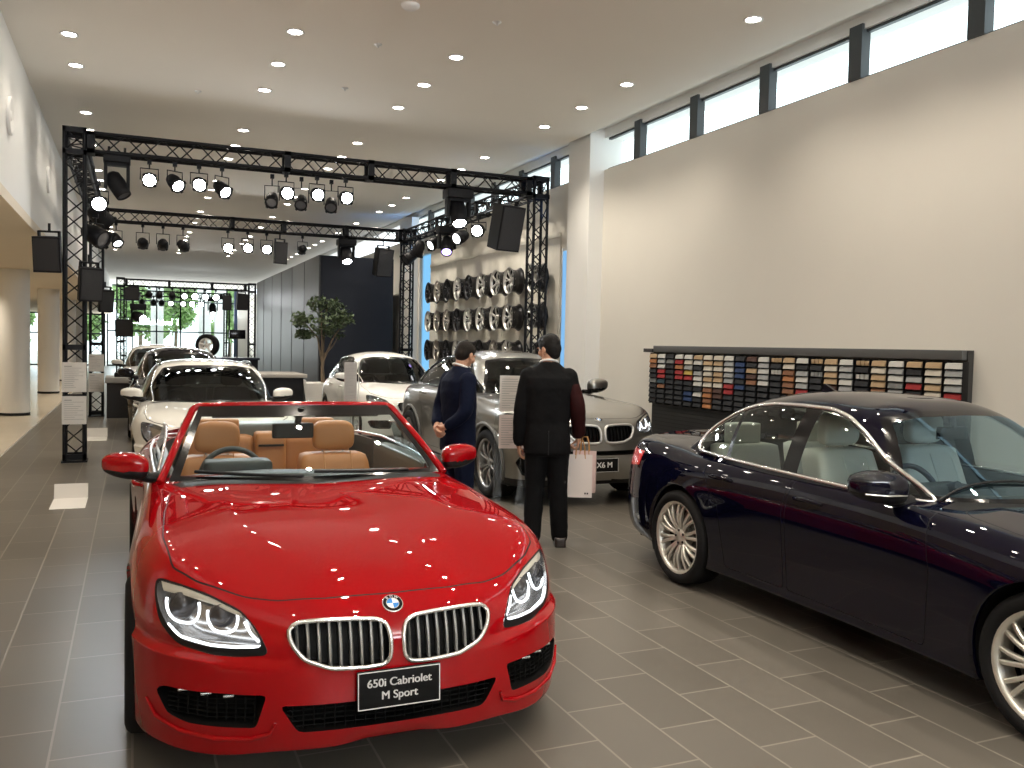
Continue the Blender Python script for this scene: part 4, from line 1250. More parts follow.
def build_car(root, sp):
    ym, zm, xs = sp['ym'], sp['zm'], sp['xs']
    paint, hi = sp['paint'], sp.get('hi', True)
    H = body_hull(sp, 4 if sp.get('hero') else 3)
    bm = H.base.copy()
    mats = [paint, M_BLACK]
    fx = lambda poly: [(p[0] * xs, zm(p[1])) for p in poly]
    tx = lambda poly: [(p[0] * xs, ym(p[1])) for p in poly]
    sx = lambda poly: [(ym(p[0]), zm(p[1])) for p in poly]
    # wheel arches
    R, yf, yr = sp['R'], sp['yf'], sp['yr']
    ra = R + sp.get('archgap', .035)
    for sg in (-1, 1):
        for yc in (yf, yr):
            circ = [(yc + ra * cos(2 * pi * k / 36), R + .01 + ra * sin(2 * pi * k / 36)) for k in range(36)]
            fs = stencil(bm, circ, 'x', lambda f: f.calc_center_median().x * sg > .5 * xs and f.normal.x * sg > -.2 and f.normal.z < .8)
            bmesh.ops.delete(bm, geom=fs, context='FACES')
            es = [e for e in bm.edges if e.is_boundary and all(v.co.x * sg > .5 and abs(math.hypot(v.co.y - yc, v.co.z - R - .01) - ra) < .004 for v in e.verts)]
            r = bmesh.ops.extrude_edge_only(bm, edges=es)
            for v in r['geom']:
                if isinstance(v, bmesh.types.BMVert): v.co.x -= sg * .05; 
            lin = MB(); n = 20
            xo, xi = sg * .90 * xs, sg * .58 * xs
            A = [-.15 * pi + 1.3 * pi * k / n for k in range(n + 1)]
            vs = [(x, yc + (ra + .012) * cos(a), R + .01 + (ra + .012) * sin(a)) for x in (xo, xi) for a in A]
            lin.add(vs, [(k, k + 1, n + 2 + k, n + 1 + k) for k in range(n)] + [tuple(range(n + 1, 2 * n + 2))])
            lin.build('arch_liner', M_LINER, root)
            if sp.get('cladding'):
                c = [(yc + (ra + .02) * cos(a), R + .01 + (ra + .02) * sin(a)) for a in A]
                pts = []
                for p in c:
                    P, N = H.side(p[0], p[1], sg)
                    if P is not None: pts.append(P + N * .004)
                if len(pts) > 3: MB().tube(pts, .022, 6).build('arch_trim', sp['cladding'], root)
    # nose: lamps, kidneys, intakes
    isf = lambda f: f.calc_center_median().y < ym(.78) and f.normal.y < .25
    for sg in (-1, 1):
        S = (lambda q: q) if sg > 0 else mir
        hl = round_poly(S(fx(sp.get('headlamp', HEADLAMP))), .03)
        fs = stencil(bm, hl, 'y', lambda f: isf(f) and f.calc_center_median().x * sg > .3 * xs)
        patch = take(bm, fs)
        inner = inset_poly(hl, .010) if 'headlamp' in sp else round_poly(S(fx(HEADLENS)), .03)
        bk = bucket(patch, (-sg * .03, .075, .0), .86)
        o = from_bm(bk, 'headlamp', M_LAMPIN if sp.get('lamp_bright', True) else M_LAMPDK, root, smooth=False)
        lens = stencil(patch, inner, 'y', lambda f: True)
        rim = rest(patch, lens)
        hull_mesh(rim, 'lamp_rim', H, M_BLACK, o, off=.001)
        hull_mesh(patch, 'lamp_lens', H, M_LENS, o, off=.001)
        def at(x, z, d):
            P, N = H.front(sg * x * xs, zm(z))
            return P + Vector((-sg * .004, d, 0)) if P is not None else Vector((sg * x * xs, ym(.3), zm(z)))
        if sp.get('halo', True):
            for cx, cz, r in ((.752, .668, .052), (.618, .650, .047)):
                pts = [(cx + r * 1.12 * q[0], cz + r * q[1]) for q in ((-.9, .75), (-1.0, .2), (-.88, -.45), (-.55, -.85), (.1, -.95), (.62, -.85), (.92, -.4), (1.0, .25), (.85, .70))]
                m = MB(); m.tube([at(x, z, .024) for x, z in dense(round_poly(pts, .02)[5:-5], .02, False)], .0055, 6); m.build('halo_ring', M_HALO, o)
                c = at(cx, cz + .004, .05); m = MB()
                m.lathe([(-.026, .001), (-.022, r * .35), (-.012, r * .58), (0, r * .72), (.0, r * .95), (.03, r * .95)], 20, M=Matrix.Translation(c) @ Matrix.Rotation(pi / 2, 4, 'Z'))
                m.build('projector', M_LAMPDK, o)
            eb = dense([(.826, .738), (.755, .733), (.66, .711), (.556, .671)], .02, False)
            m = MB(); vs = []
            for q, (x, z) in enumerate(eb):
                w_ = .026 * (1 - .55 * q / len(eb))
                vs += [at(x, z + .006, .008), at(x - .004, z - w_ * .5, .006), at(x - .008, z - w_, .022)]
            m.add(vs, [(3 * i + j, 3 * i + j + 1, 3 * i + j + 4, 3 * i + j + 3) for i in range(len(eb) - 1) for j in (0, 1)], 0, True)
            m.build('eyebrow', principled('eyebrow_lens', (.80, .75, .62), .2, spec=.6), o)
            m = MB(); m.tube([at(x, z, .014) for x, z in dense([(.805, .605), (.765, .572), (.66, .559), (.57, .562), (.488, .570)], .02, False)], .006, 6); m.build('light_guide', M_HALO, o)
            m = MB(); m.tube([at(x, z, .014) for x, z in dense([(.545, .648), (.528, .615), (.50, .585)], .02, False)], .005, 6); m.build('light_guide', M_HALO, o)
        kd = round_poly(S(fx(sp.get('kidney', KIDNEY))), .02, 2)
        fs = stencil(bm, kd, 'y', lambda f: isf(f))
        patch = take(bm, fs)
        bk = bucket(patch, (0, .05, 0), .97)
        o = from_bm(bk, 'kidney_grille', M_MESH, root, smooth=False); patch.free()
        bead(H, kd, 'y', sp.get('kr', .0092), .003, 'grille_frame', sp.get('kframe', M_CHROME), o)
        m = MB(); px = [p[0] for p in kd]; x0, x1 = min(px), max(px); ns = sp.get('slats', 9)
        for k in range(ns):
            x = x0 + (x1 - x0) * (k + .75) / (ns + .5)
            zz = sorted(z for z in np.linspace(min(p[1] for p in kd), max(p[1] for p in kd), 40) if pip((x, z), kd))
            if len(zz) < 3: continue
            z0, z1 = zz[0], zz[-1]
            pts = []
            for z in np.linspace(z0, z1, 6):
                P, N = H.front(x, float(z))
                pts.append(P + Vector((0, .014, 0)))
            pts[-1] += Vector((0, -.006, 0))
            bars = [(p + Vector((-.0052, .004, 0)), p + Vector((.0052, .004, 0)), p + Vector((.0045, .03, 0)), p + Vector((-.0045, .03, 0)), p + Vector((0, -.004, 0))) for p in pts]
            vs = [q for b in bars for q in (b[4], b[1], b[2], b[3], b[0])]
            m.add(vs, [(i * 5 + j, i * 5 + (j + 1) % 5, i * 5 + 5 + (j + 1) % 5, i * 5 + 5 + j) for i in range(5) for j in range(5)])
        m.build('grille_slats', sp.get('kslat', M_SATIN), o)
        ik = round_poly(S(fx(sp.get('intake_side', INTAKE_SIDE))), .015, 2)
        fs = stencil(bm, ik, 'y', isf)
        patch = take(bm, fs); bk = bucket(patch, (-sg * .02, .10, 0), .82); patch.free()
        o = from_bm(bk, 'air_intake', M_MESH, root, smooth=False)
        for k in range(3):
            x = .60 + .075 * k
            P, N = H.front(sg * x * xs, zm(.392))
            if P is None: continue
            MB().box((P.x - .020, P.y + .014, P.z - .007), (P.x + .020, P.y + .03, P.z + .003), bevel=.003).build('fog_lamp', M_LAMPIN, o)
        if sp.get('blade'):
            pts = []
            for x, z in ((.445, .30), (.46, .262), (.53, .238), (.64, .232), (.76, .238), (.84, .262), (.875, .32)):
                P, N = H.front(sg * x * xs, zm(z)); pts.append(P + N * .004)
            MB().tube(pts, [.005, .009, .010, .010, .010, .008, .004], 8).build('splitter_blade', paint, root)
        g = MB()
        for z in np.linspace(zm(.30), zm(.37), 5):
            P, N = H.front(sg * .66 * xs, float(z))
            g.tube([(sg * .50 * xs, P.y - .03, z), (sg * .66 * xs, P.y + .035, z), (sg * .80 * xs, P.y + .16, z)], .003, 4)
        for k in range(9):
            x = sg * (.51 + .032 * k) * xs
            P, N = H.front(x, zm(.34))
            if P is not None: g.tube([(x, P.y + .035, zm(.295)), (x, P.y + .035, zm(.385))], .003, 4)
        g.build('intake_mesh', M_MESH, o)
    im = round_poly(fx(sp.get('intake_mid', INTAKE_MID)), .02, 2)
    fs = stencil(bm, im, 'y', isf)
    patch = take(bm, fs); bk = bucket(patch, (0, .10, 0), .96); patch.free()
    o = from_bm(bk, 'air_intake', M_MESH, root, smooth=False)
    g = MB(); ys0 = H.front(0, zm(.31))[0].y
    for z in np.linspace(zm(.275), zm(.355), 5): g.tube([(-.40 * xs, ys0 + .07, z), (0, ys0 + .03, z), (.40 * xs, ys0 + .07, z)], .003, 4)
    for k in range(21):
        x = (-.38 + .038 * k) * xs
        g.tube([(x, ys0 + .035 + .25 * x * x, zm(.262)), (x, ys0 + .035 + .25 * x * x, zm(.362))], .003, 4)
    g.build('intake_mesh', M_MESH, o)
    # bonnet with its shut line
    hp = round_poly(sym(tx(sp.get('hood', HOOD))), .03, 2)
    ist = lambda f: f.normal.z > .12 and f.calc_center_median().z > zm(.62) and f.calc_center_median().y < ym(1.9)
    fs = stencil(bm, hp, 'z', ist)
    patch = take(bm, fs)
    ins = stencil(patch, inset_poly(hp, .006), 'z', lambda f: True)
    gap = rest(patch, ins)
    hull_mesh(gap, 'shut_line', H, M_BLACK, root, off=-.001)
    hull_mesh(patch, 'hood', H, [paint], root)
    # cowl
    cw = sym(tx([(0, 1.52), (.45, 1.56), (.70, 1.62), (.74, 1.74), (.45, 1.80), (0, 1.80)]))
    fs = stencil(bm, cw, 'z', lambda f: f.normal.z > .3 and f.calc_center_median().z > zm(.7))
    hull_mesh(take(bm, fs), 'cowl', H, [M_BLACK], root)
    # doors
    for sg in (-1, 1):
        for nd, dp in enumerate(sp['doors']):
            d = round_poly(sx(dp), .03, 3)
            fs = stencil(bm, d, 'x', lambda f: f.calc_center_median().x * sg > .4 and f.normal.x * sg > .25)
            patch = take(bm, fs)
            ins = stencil(patch, inset_poly(d, .005), 'x', lambda f: True)
            gap = rest(patch, ins)
            hull_mesh(gap, 'shut_line', H, [M_BLACK], root, off=-.001)
            o = hull_mesh(patch, 'door', H, [paint], root)
            hy, hz = sp['handles'][nd]
            hy, hz = ym(hy), zm(hz)
            P0, N = H.side(hy - .11, hz, sg); P1, _ = H.side(hy, hz + .004, sg); P2, _ = H.side(hy + .11, hz, sg)
            m = MB(); m.tube([P0 - N * .01, P0 + N * .022 + Vector((0, .02, 0)), P1 + N * .032, P2 + N * .022 - Vector((0, .02, 0)), P2 - N * .01], [.011, .013, .014, .013, .011], 8)
            m.build('door_handle', sp.get('handle_mat', paint), o)
    # cockpit opening and inner tub
    ck = round_poly(sym(sp['cockpit']), .06, 3)
    fs = stencil(bm, ck, 'z', lambda f: f.normal.z > .2 and f.calc_center_median().z > zm(.80))
    bmesh.ops.delete(bm, geom=fs, context='FACES')
    tub = MB(); top = []
    for p in dense(ck, .08):
        P, N = H.top(*p); top.append(P if P is not None else Vector((p[0], p[1], zm(.97))))
    n = len(top); zf = sp.get('zfloor', .30)
    rows = [[p + Vector((0, 0, -.002)) for p in top], [Vector((p.x * .985, p.y, p.z - .05)) for p in top], [Vector((p.x * .95, p.y, (p.z + zf) / 2)) for p in top], [Vector((p.x * .93, p.y, zf)) for p in top]]
    for k in range(3):
        tub.add(rows[k] + rows[k + 1], [(i, (i + 1) % n, n + (i + 1) % n, n + i) for i in range(n)], 0 if k < 2 else 1, True)
    tub.add(rows[3], [tuple(range(n))], 1)
    tub.build('cabin_tub', [sp.get('trim', M_DASH), M_DASH], root)
    # tail lamps
    for sg in (-1, 1):
        S = (lambda q: q) if sg > 0 else mir
        tl = round_poly(S(fx(sp.get('tail', TAIL))), .03)
        fs = stencil(bm, tl, 'Y', lambda f: f.calc_center_median().y > ym(4.35) and f.normal.y > -.25 and f.calc_center_median().x * sg > .3)
        hull_mesh(take(bm, fs), 'tail_lamp', H, [M_TAIL], root, off=.003)
    # boot lid line
    bl = sym(sp.get('boot', None) or tx([(0, 3.98), (.55, 4.0), (.66, 4.15), (.62, 4.62), (.55, 4.70), (0, 4.74)]))
    o1 = stencil(bm, bl, 'z', lambda f: f.normal.z > .2 and f.calc_center_median().z > zm(.8))
    patch = take(bm, o1); ins = stencil(patch, inset_poly(bl, .005), 'z', lambda f: True)
    gap = rest(patch, ins)
    if len(gap.faces): hull_mesh(gap, 'shut_line', H, [M_BLACK], root, off=-.001)
    if len(patch.faces): hull_mesh(patch, 'boot_lid', H, [paint], root)
    # sill and lower rear in black on some cars
    if sp.get('lower'):
        for f in bm.faces:
            c = f.calc_center_median()
            if c.z < zm(sp['lower']): f.material_index = 1
    hull_mesh(bm, 'body', H, [paint, sp.get('lower_mat', M_BLACK)], root)
    MB().box((-.72 * xs, ym(.4), sp.get('zunder', .18)), (.72 * xs, ym(4.55), sp.get('zunder', .18) + .03)).build('underbody', M_LINER, root)
    MB().box((-.55 * xs, ym(.35), .2), (.55 * xs, ym(.38), zm(.66))).build('radiator', M_LINER, root)
    # badge
    if sp.get('badge_z'):
        P, N = H.front(0, zm(sp['badge_z']))
        roundel(P, N, .041, root)
    # wheels
    for sg in (-1, 1):
        for yc, xt in ((yf, sp['tf']), (yr, sp['tr'])):
            add_wheel(root, sg * xt, yc, R, sp['rim'], sp.get('tw', .235), sp['style'], sp.get('rim_mat', M_SILVER), sg)
    # exhaust tips and rear plate
    for sg in (-1, 1):
        m = MB(); m.tube([(sg * .48 * xs, ym(4.80), zm(.27)), (sg * .48 * xs, ym(4.90), zm(.27))], .04, 16); m.build('exhaust_tip', M_CHROME, root)
    return H

def build_roof(root, sp, H):
    """closed greenhouse: roof skin, pillars and glass"""
    gy, gz, gx = sp['gy'], sp['gz'], sp['gx']
    G = green_hull(sp, 4 if sp.get('hero') else 3)
    bm = G.base.copy()
    paint = sp['paint']
    sy = lambda poly: [(gy(p[0]), gz(p[1])) for p in poly]
    fxz = lambda poly: [(p[0] * gx, gz(p[1])) for p in poly]
    gm = sp.get('glass', M_DARKGLASS); wm = sp.get('wsglass', M_WSGLASS)
    for sg in (-1, 1):
        dlo = round_poly(sy(sp['dlo']), sp.get('dlor', .05), 3)
        tst = lambda f: f.calc_center_median().x * sg > .3 and f.normal.x * sg > .25
        fs = stencil(bm, dlo, 'x', tst)
        patch = take(bm, fs)
        for w in sp['panes']:
            wp = round_poly(sy(w), .02, 2)
            g = stencil(patch, wp, 'x', lambda f: True)
            if g: hull_mesh(take(patch, g), 'side_window', G, [gm], root)
        if len(patch.faces): hull_mesh(patch, 'window_pillar', G, [M_GLOSSBLACK], root)
        bead(G, dlo, 'x', sp.get('dlo_r', .011), .002, 'window_trim', sp.get('dlo_mat', M_CHROME), root, sg)
    ws = round_poly(sym(fxz(sp.get('ws', [(0, .93), (.675, .93), (.635, 1.03), (.555, 1.20), (.483, 1.325), (.30, 1.352), (0, 1.360)]))), .03, 2)
    fs = stencil(bm, ws, 'y', lambda f: f.calc_center_median().y < gy(2.35) and f.normal.y < -.15)
    patch = take(bm, fs)
    g = stencil(patch, inset_poly(ws, .028), 'y', lambda f: True)
    fr = rest(patch, g)
    hull_mesh(fr, 'windscreen_border', G, [M_GLOSSBLACK], root)
    hull_mesh(patch, 'windscreen', G, [wm], root)
    bl = round_poly(sym(fxz(sp.get('bl', [(0, 1.0), (.60, 1.0), (.55, 1.12), (.45, 1.27), (.40, 1.29), (0, 1.305)]))), .03, 2)
    fs = stencil(bm, bl, 'Y', lambda f: f.calc_center_median().y > gy(3.15) and f.normal.y > .15)
    if fs: hull_mesh(take(bm, fs), 'rear_window', G, [gm], root)
    hull_mesh(bm, 'roof', G, [paint], root)
    return G

def wipers(root, H, G, y0, zz=None, mat=M_BLACK):
    for x0, x1, l in ((-.10, -.62, .0), (.48, .02, .02)):
        pts = []
        for t in np.linspace(0, 1, 7):
            x = x0 + (x1 - x0) * t; P, N = (G or H).top(x, y0 + .06 * t + .25 * x * x * .5)
            if P is not None: pts.append(P + N * .014)
        if len(pts) > 2:
            m = MB(); m.tube(pts, .007, 5); m.build('wiper', mat, root)
# ------------------------------------------------------------------ the cars
P_RED = principled('red_paint', (.31, .0016, .0045), .4, 0., coat=1., coat_rough=.015, spec=.0)
P_NAVY = principled('navy_paint', (.0018, .002, .010), .4, 0., coat=1., coat_rough=.015, spec=.0)
P_GREY = principled('warm_grey_paint', (.27, .262, .245), .28, .85, coat=1., coat_rough=.02, spec=.0)
P_WHITE = principled('white_car_paint', (.78, .76, .70), .35, 0., coat=1., coat_rough=.02, spec=.0)
P_WHITE2 = principled('pearl_white_paint', (.76, .75, .72), .35, 0., coat=1., coat_rough=.02, spec=.0)
P_DARK = principled('black_car_paint', (.008,.008,.013),.4, 0., coat=1., coat_rough=.02, spec=.0)
L_TAN = principled('tan_leather', (.42, .165, .050), .42, noise=.08, nscale=5, bump=.15, bscale=220)
L_TAN2 = principled('tan_leather_headrest', (.46, .19, .06), .42, noise=.08, nscale=5, bump=.15, bscale=220)
L_CREAM = principled('cream_leather', (.72, .71, .64), .45, noise=.05, nscale=5, bump=.15, bscale=220)
L_BLACK = principled('black_leather', (.02, .02, .021), .45, bump=.15, bscale=220)

COUPE_DOOR = [(1.66, .24), (1.63, .62), (1.70, .90), (1.73, 1.2), (2.97, 1.2), (3.04, .75), (2.96, .25)]
SEDAN_DOORS = [[(1.66, .24), (1.63, .62), (1.70, .90), (1.73, 1.2), (2.68, 1.2), (2.70, .7), (2.68, .25)], [(2.705, .25), (2.725, .7), (2.71, 1.2), (3.60, 1.2), (3.52, .86), (3.33, .64), (3.25, .25)]]

# --- red convertible ------------------------------------------------------------
t = thing('red_convertible', 'glossy red convertible with tan leather seats and black name plate, roof down', 'car', (.925, 3.18, 0))
red = dict(ym=IDENT, zm=IDENT, xs=1., paint=P_RED, hero=True, R=.338, yf=.92, yr=3.775, rim=.245, style=(10, 'double'), tf=.832, tr=.825, tw=.245,
           doors=[COUPE_DOOR], handles=[(2.83, .79)], cockpit=[(0, 1.80), (.55, 1.84), (.735, 1.95), (.765, 2.3), (.77, 2.8), (.76, 3.25), (.66, 3.62), (.40, 3.72), (0, 3.74)],
           badge_z=.692, trim=M_DASH, slats=9, blade=True)
H = build_car(t, red)
name_plate(t, .325, .145, (0, -.012, .407), ['650i Cabriolet', 'M Sport'], .043, -.06)
# windscreen: painted frame, black border, glass on one curved sheet
def ws_pt(u, v):
    x = u * (.795 * (1 - v) + .592 * v)
    yc = 1.585 + .66 * v ** 1.05
    y = yc + (.235 * (1 - v) + .11 * v) * u * u
    z = .945 + .385 * v + .010 * sin(pi * v) - .012 * u * u * v
    return Vector((x, y, z))
def ws_grid(us, vs, keep, off=0.):
    m = MB(); V = []
    for v in vs:
        for u in us: V.append(ws_pt(u, v) + Vector((0, -off * .5, off * .85)))
    n = len(us); F = []
    for j in range(len(vs) - 1):
        for i in range(n - 1):
            if keep((us[i] + us[i + 1]) / 2, (vs[j] + vs[j + 1]) / 2): F.append((j * n + i, j * n + i + 1, j * n + n + i + 1, j * n + n + i))
    m.add(V, F, 0, True); return m
ub, vb = .945, .955
us = sorted(set([-1, -ub - .0, ub, 1] + [-.86, .86] + list(np.linspace(-.86, .86, 25)) + list(np.linspace(.86, ub, 4)) + list(np.linspace(-ub, -.86, 4)) + list(np.linspace(ub, 1, 5)) + list(np.linspace(-1, -ub, 5))))
vs = sorted(set([0, .06, .80, vb, 1] + list(np.linspace(.06, .80, 14)) + list(np.linspace(.80, vb, 4)) + list(np.linspace(vb, 1.0, 4))))
ws_grid(us, vs, lambda u, v: abs(u) < .875 and .06 < v < .82).build('windscreen', M_WSGLASS, t)
ws_grid(us, vs, lambda u, v: (abs(u) < ub and v < vb) and not (abs(u) < .875 and .06 < v < .82)).build('windscreen_border', M_GLOSSBLACK, t)
fr = MB()
outer = [(-1, v) for v in np.linspace(0, .93, 16)] + [(-.985, .965), (-.96, .985)] + [(u, .99) for u in np.linspace(-.92, .92, 23)] + [(.96, .985), (.985, .965)] + [(1, v) for v in np.linspace(.93, 0, 16)]
rr = [.021] * len(outer)
fr.tube([ws_pt(u, v) + Vector((0, .012, -.012)) for u, v in outer], rr, 12)
fr.build('windscreen_frame', P_RED, t)
vis = MB()
for sg in (-1, 1):
    a = [ws_pt(sg * .15, .84), ws_pt(sg * .80, .84), ws_pt(sg * .80, .95), ws_pt(sg * .15, .95)]
    vis.add([p + Vector((0, .05, -.02)) for p in a] + [p + Vector((0, .065, -.03)) for p in a], [(0, 1, 2, 3), (7, 6, 5, 4), (0, 4, 5, 1), (1, 5, 6, 2), (2, 6, 7, 3), (3, 7, 4, 0)])
vis.build('sun_visors', M_DASH, t)
m = MB(); m.bm(soft_box((-.165, 2.16, 1.12), (.075, 2.21, 1.21), seg=1), smooth=True); m.tube([(-.02, 2.19, 1.19), (0, 2.17, 1.30)], .02, 8); m.build('rear_view_mirror', M_BLACK, t)
for sg in (-1, 1):
    door_mirror(t, sg, sg * (.945 if sg > 0 else .965), 1.98, 1.012, P_RED, .93)
    g = MB(); bot = [(2.06, .955), (2.3, .965), (2.6, .975), (2.9, .985)]; tp = [(2.10, 1.03), (2.3, 1.14), (2.6, 1.17), (2.9, 1.15)]
    V = [(sg * .80, y, z) for y, z in bot] + [(sg * (.80 - .28 * (z - .96)), y, z) for y, z in tp]
    g.add(V, [(i, i + 1, 5 + i, 4 + i) for i in range(3)], 0, True); g.build('door_window', glass('blue_side_glass', (.55, .66, .70), .10), t)
    m = MB(); m.tube([V[0], V[4], V[5], V[6], V[7]], .008, 6); m.build('window_seal', M_CHROME, t)
    m = MB(); m.tube([(sg * .815, 1.99, .955), (sg * .822, 2.4, .968), (sg * .825, 2.9, .985), (sg * .80, 3.3, 1.0), (sg * .70, 3.66, 1.003), (sg * .42, 3.78, 1.003)], .010, 6); m.build('belt_trim', M_SATIN, t)
# cabin
d = soft_box((-.73, 1.70, .60), (.73, 2.16, .955), seg=2, shape=lambda v: Vector((v.x, v.y, v.z + (.02 if abs(v.x + .37) < .2 else 0) - .10 * max(0, (v.y - 2.0) / .16) * (v.z > .8))))
from_bm(d, 'dashboard', M_DASH, t)
m = MB(); m.bm(soft_box((-.56, 2.02, .86), (-.18, 2.20, 1.01), seg=3), smooth=True); m.build('instrument_hood', M_DASH, t)
steering_wheel(t, -.37, 2.36, .865, M_DASH)
for sg in (-1, 1):
    seat(t, sg * .385 - .03, 2.72, .40, L_TAN, L_TAN2, s=.86)
from_bm(soft_box((-.13, 2.15, .40), (.13, 3.2, .70), seg=2), 'centre_console', L_TAN, t)
for sg in (-1, 1):
    from_bm(soft_box((sg * .36 - .24, 3.05, .44), (sg * .36 + .24, 3.50, .60), seg=2), 'rear_seat_cushion', L_TAN, t)
    o = from_bm(soft_box((sg * .35 - .25, 3.44, .50), (sg * .35 + .25, 3.62, 1.00), seg=2, shape=lambda v: Vector((v.x, v.y + .12 * (v.z - .5), v.z))), 'rear_seat_back', L_TAN, t)
    from_bm(soft_box((sg * .35 - .14, 3.54, 1.00), (sg * .35 + .14, 3.64, 1.12), seg=2), 'rear_headrest', L_TAN2, o)
from_bm(soft_box((-.11, 3.40, .50), (.11, 3.58, 1.03), seg=2), 'rear_armrest', L_TAN2, t)
m = MB(); m.box((-.09, 3.385, .93), (.09, 3.40, .945)); m.build('armrest_slot', M_BLACK, t)
from_bm(soft_box((-.60, 3.66, .96), (.60, 3.95, 1.075), seg=2), 'tonneau_cover', principled('tonneau', (.16, .18, .18), .35), t)
for sg in (-1, 1):
    from_bm(soft_box((sg * .765 - .05, 2.0, .45), (sg * .765 + .05, 3.25, .975), seg=2), 'door_trim', principled('door_trim_grey', (.09, .105, .10), .4), t)
    m = MB(); m.tube([(sg * .70, 2.3, .80), (sg * .685, 2.5, .83), (sg * .70, 2.75, .80)], .016, 8); m.build('door_pull', M_SATIN, t)
m = MB()
for x0, x1, yo in ((-.08, -.62, .0), (.52, -.02, .0)):
    pts = []
    for q in np.linspace(0, 1, 9):
        x = x0 + (x1 - x0) * q; u = x / .77
        pts.append(ws_pt(u, .045 + .05 * q) + Vector((0, -.02, .012)))
    mm = MB(); mm.tube(pts, .009, 6); mm.build('wiper', M_BLACK, t)
# bumper crease lights
roundel(Vector((0, 4.86, .86)), Vector((0, 1, .25)), .038, t)
MB().box((-.26, 4.90, .55), (.26, 4.91, .66)).build('rear_plate', M_PLATE, t)

# --- navy sedan ------------------------------------------------------------------
NDLO = [(1.57, .922), (2.40, .945), (3.20, .962), (3.56, .972), (3.605, 1.00), (3.615, 1.06), (3.54, 1.15), (3.38, 1.245), (3.18, 1.312), (2.95, 1.342), (2.7, 1.349), (2.42, 1.345), (2.26, 1.31), (2.10, 1.235), (1.89, 1.10), (1.70, 1.005)]
NPANES = [[(1.64, .932), (2.49, .953), (2.49, 1.334), (2.27, 1.298), (2.11, 1.222), (1.91, 1.095), (1.73, 1.005)],
          [(2.62, .955), (3.16, .970), (3.20, 1.275), (3.0, 1.317), (2.7, 1.334), (2.62, 1.336)],
          [(3.20, .972), (3.54, .982), (3.585, 1.005), (3.595, 1.055), (3.525, 1.14), (3.37, 1.230), (3.24, 1.278)]]
t = thing('navy_sedan', 'dark navy four-door sedan with chrome window line and silver multi-spoke wheels', 'car', (4.51, 1.75, 0))
navy = dict(ym=pmap([(0, 0), (.92, .776), (1.75, 1.50), (3.775, 3.586), (4.894, 4.76)]), zm=pmap([(0, 0), (.2, .20), (.75, .77), (.98, .955)]), xs=.957, gy=IDENT, gz=pmap([(.9, .9), (1.345, 1.355), (1.435, 1.455)]), gx=.985, dlo_r=.014,
            paint=P_NAVY, hero=True, boot_rise=.055, R=.342, yf=.776, yr=3.586, rim=.262, style=(10, 'double'), tf=.775, tr=.785, tw=.235, rim_mat=principled('warm_silver_alloy', (.74, .72, .66), .34, .7),
            doors=SEDAN_DOORS, handles=[(2.53, .815), (3.33, .835)], handle_mat=P_NAVY, cockpit=[(0, 1.55), (.5, 1.62), (.68, 1.85), (.71, 2.3), (.71, 3.2), (.66, 3.6), (.5, 3.86), (0, 3.92)],
            boot=[(0, 4.10), (.52, 4.06), (.62, 4.15), (.60, 4.45), (0, 4.53)],
            dlo=NDLO, panes=NPANES, glass=M_SIDEGLASS, wsglass=glass('windscreen_blue_reflection', (.66, .80, .86), .15, gloss=(.55, .80, 1.0)), ws=[(0, .93), (.74, .93), (.69, 1.05), (.605, 1.21), (.525, 1.325), (.33, 1.358), (0, 1.366)], badge_z=.70, trim=M_DASH, tail=[(.50, .80), (.56, .90), (.74, .915), (.92, .90), (.93, .82), (.84, .745), (.66, .755)])  # windscreen gloss tinted blue to stand in for reflected daylight
H = build_car(t, navy); G = build_roof(t, navy, H)
for sg in (-1, 1): door_mirror(t, sg, sg * .925, 1.70, 1.005, P_NAVY, 1.12, strip=M_CHROME)
for sg in (-1, 1):
    seat(t, sg * .37, 2.36, .50, L_CREAM, L_CREAM, s=.96)
    from_bm(soft_box((sg * .34 - .26, 3.36, .50), (sg * .34 + .26, 3.54, 1.02), seg=2, shape=lambda v: Vector((v.x, v.y + .2 * (v.z - .5), v.z))), 'rear_seat_back', L_CREAM, t)
    from_bm(soft_box((sg * .34 - .13, 3.52, 1.02), (sg * .34 + .13, 3.63, 1.17), seg=2), 'rear_headrest', L_CREAM, t)
from_bm(soft_box((-.62, 2.9, .42), (.62, 3.42, .60), seg=2), 'rear_seat_cushion', L_CREAM, t)
from_bm(soft_box((-.68, 1.45, .62), (.68, 1.86, .935), seg=2), 'dashboard', M_DASH, t)
m = MB(); m.bm(soft_box((-.54, 1.72, .84), (-.18, 1.88, .985), seg=3), smooth=True); m.build('instrument_hood', M_DASH, t)
steering_wheel(t, -.36, 1.96, .885, principled('wheel_leather', (.03, .035, .05), .4))
m = MB(); m.bm(soft_box((-.11, 2.02, 1.20), (.11, 2.06, 1.275), seg=1), smooth=True); m.tube([(0, 2.03, 1.27), (0, 2.04, 1.33)], .018, 8); m.build('rear_view_mirror', M_BLACK, t)
wipers(t, H, G, 1.47)
m = MB(); m.prism([(4.02 - .1, 1.425), (4.02 + .00, 1.470), (4.02 + .04, 1.40)], -.010, .010, 'x')
o = m.build('roof_antenna', P_NAVY, t); o.location = (0, -.92, .012)
MB().box((-.26, 4.62, .62), (.26, 4.645, .73)).build('rear_plate', M_PLATE, t)

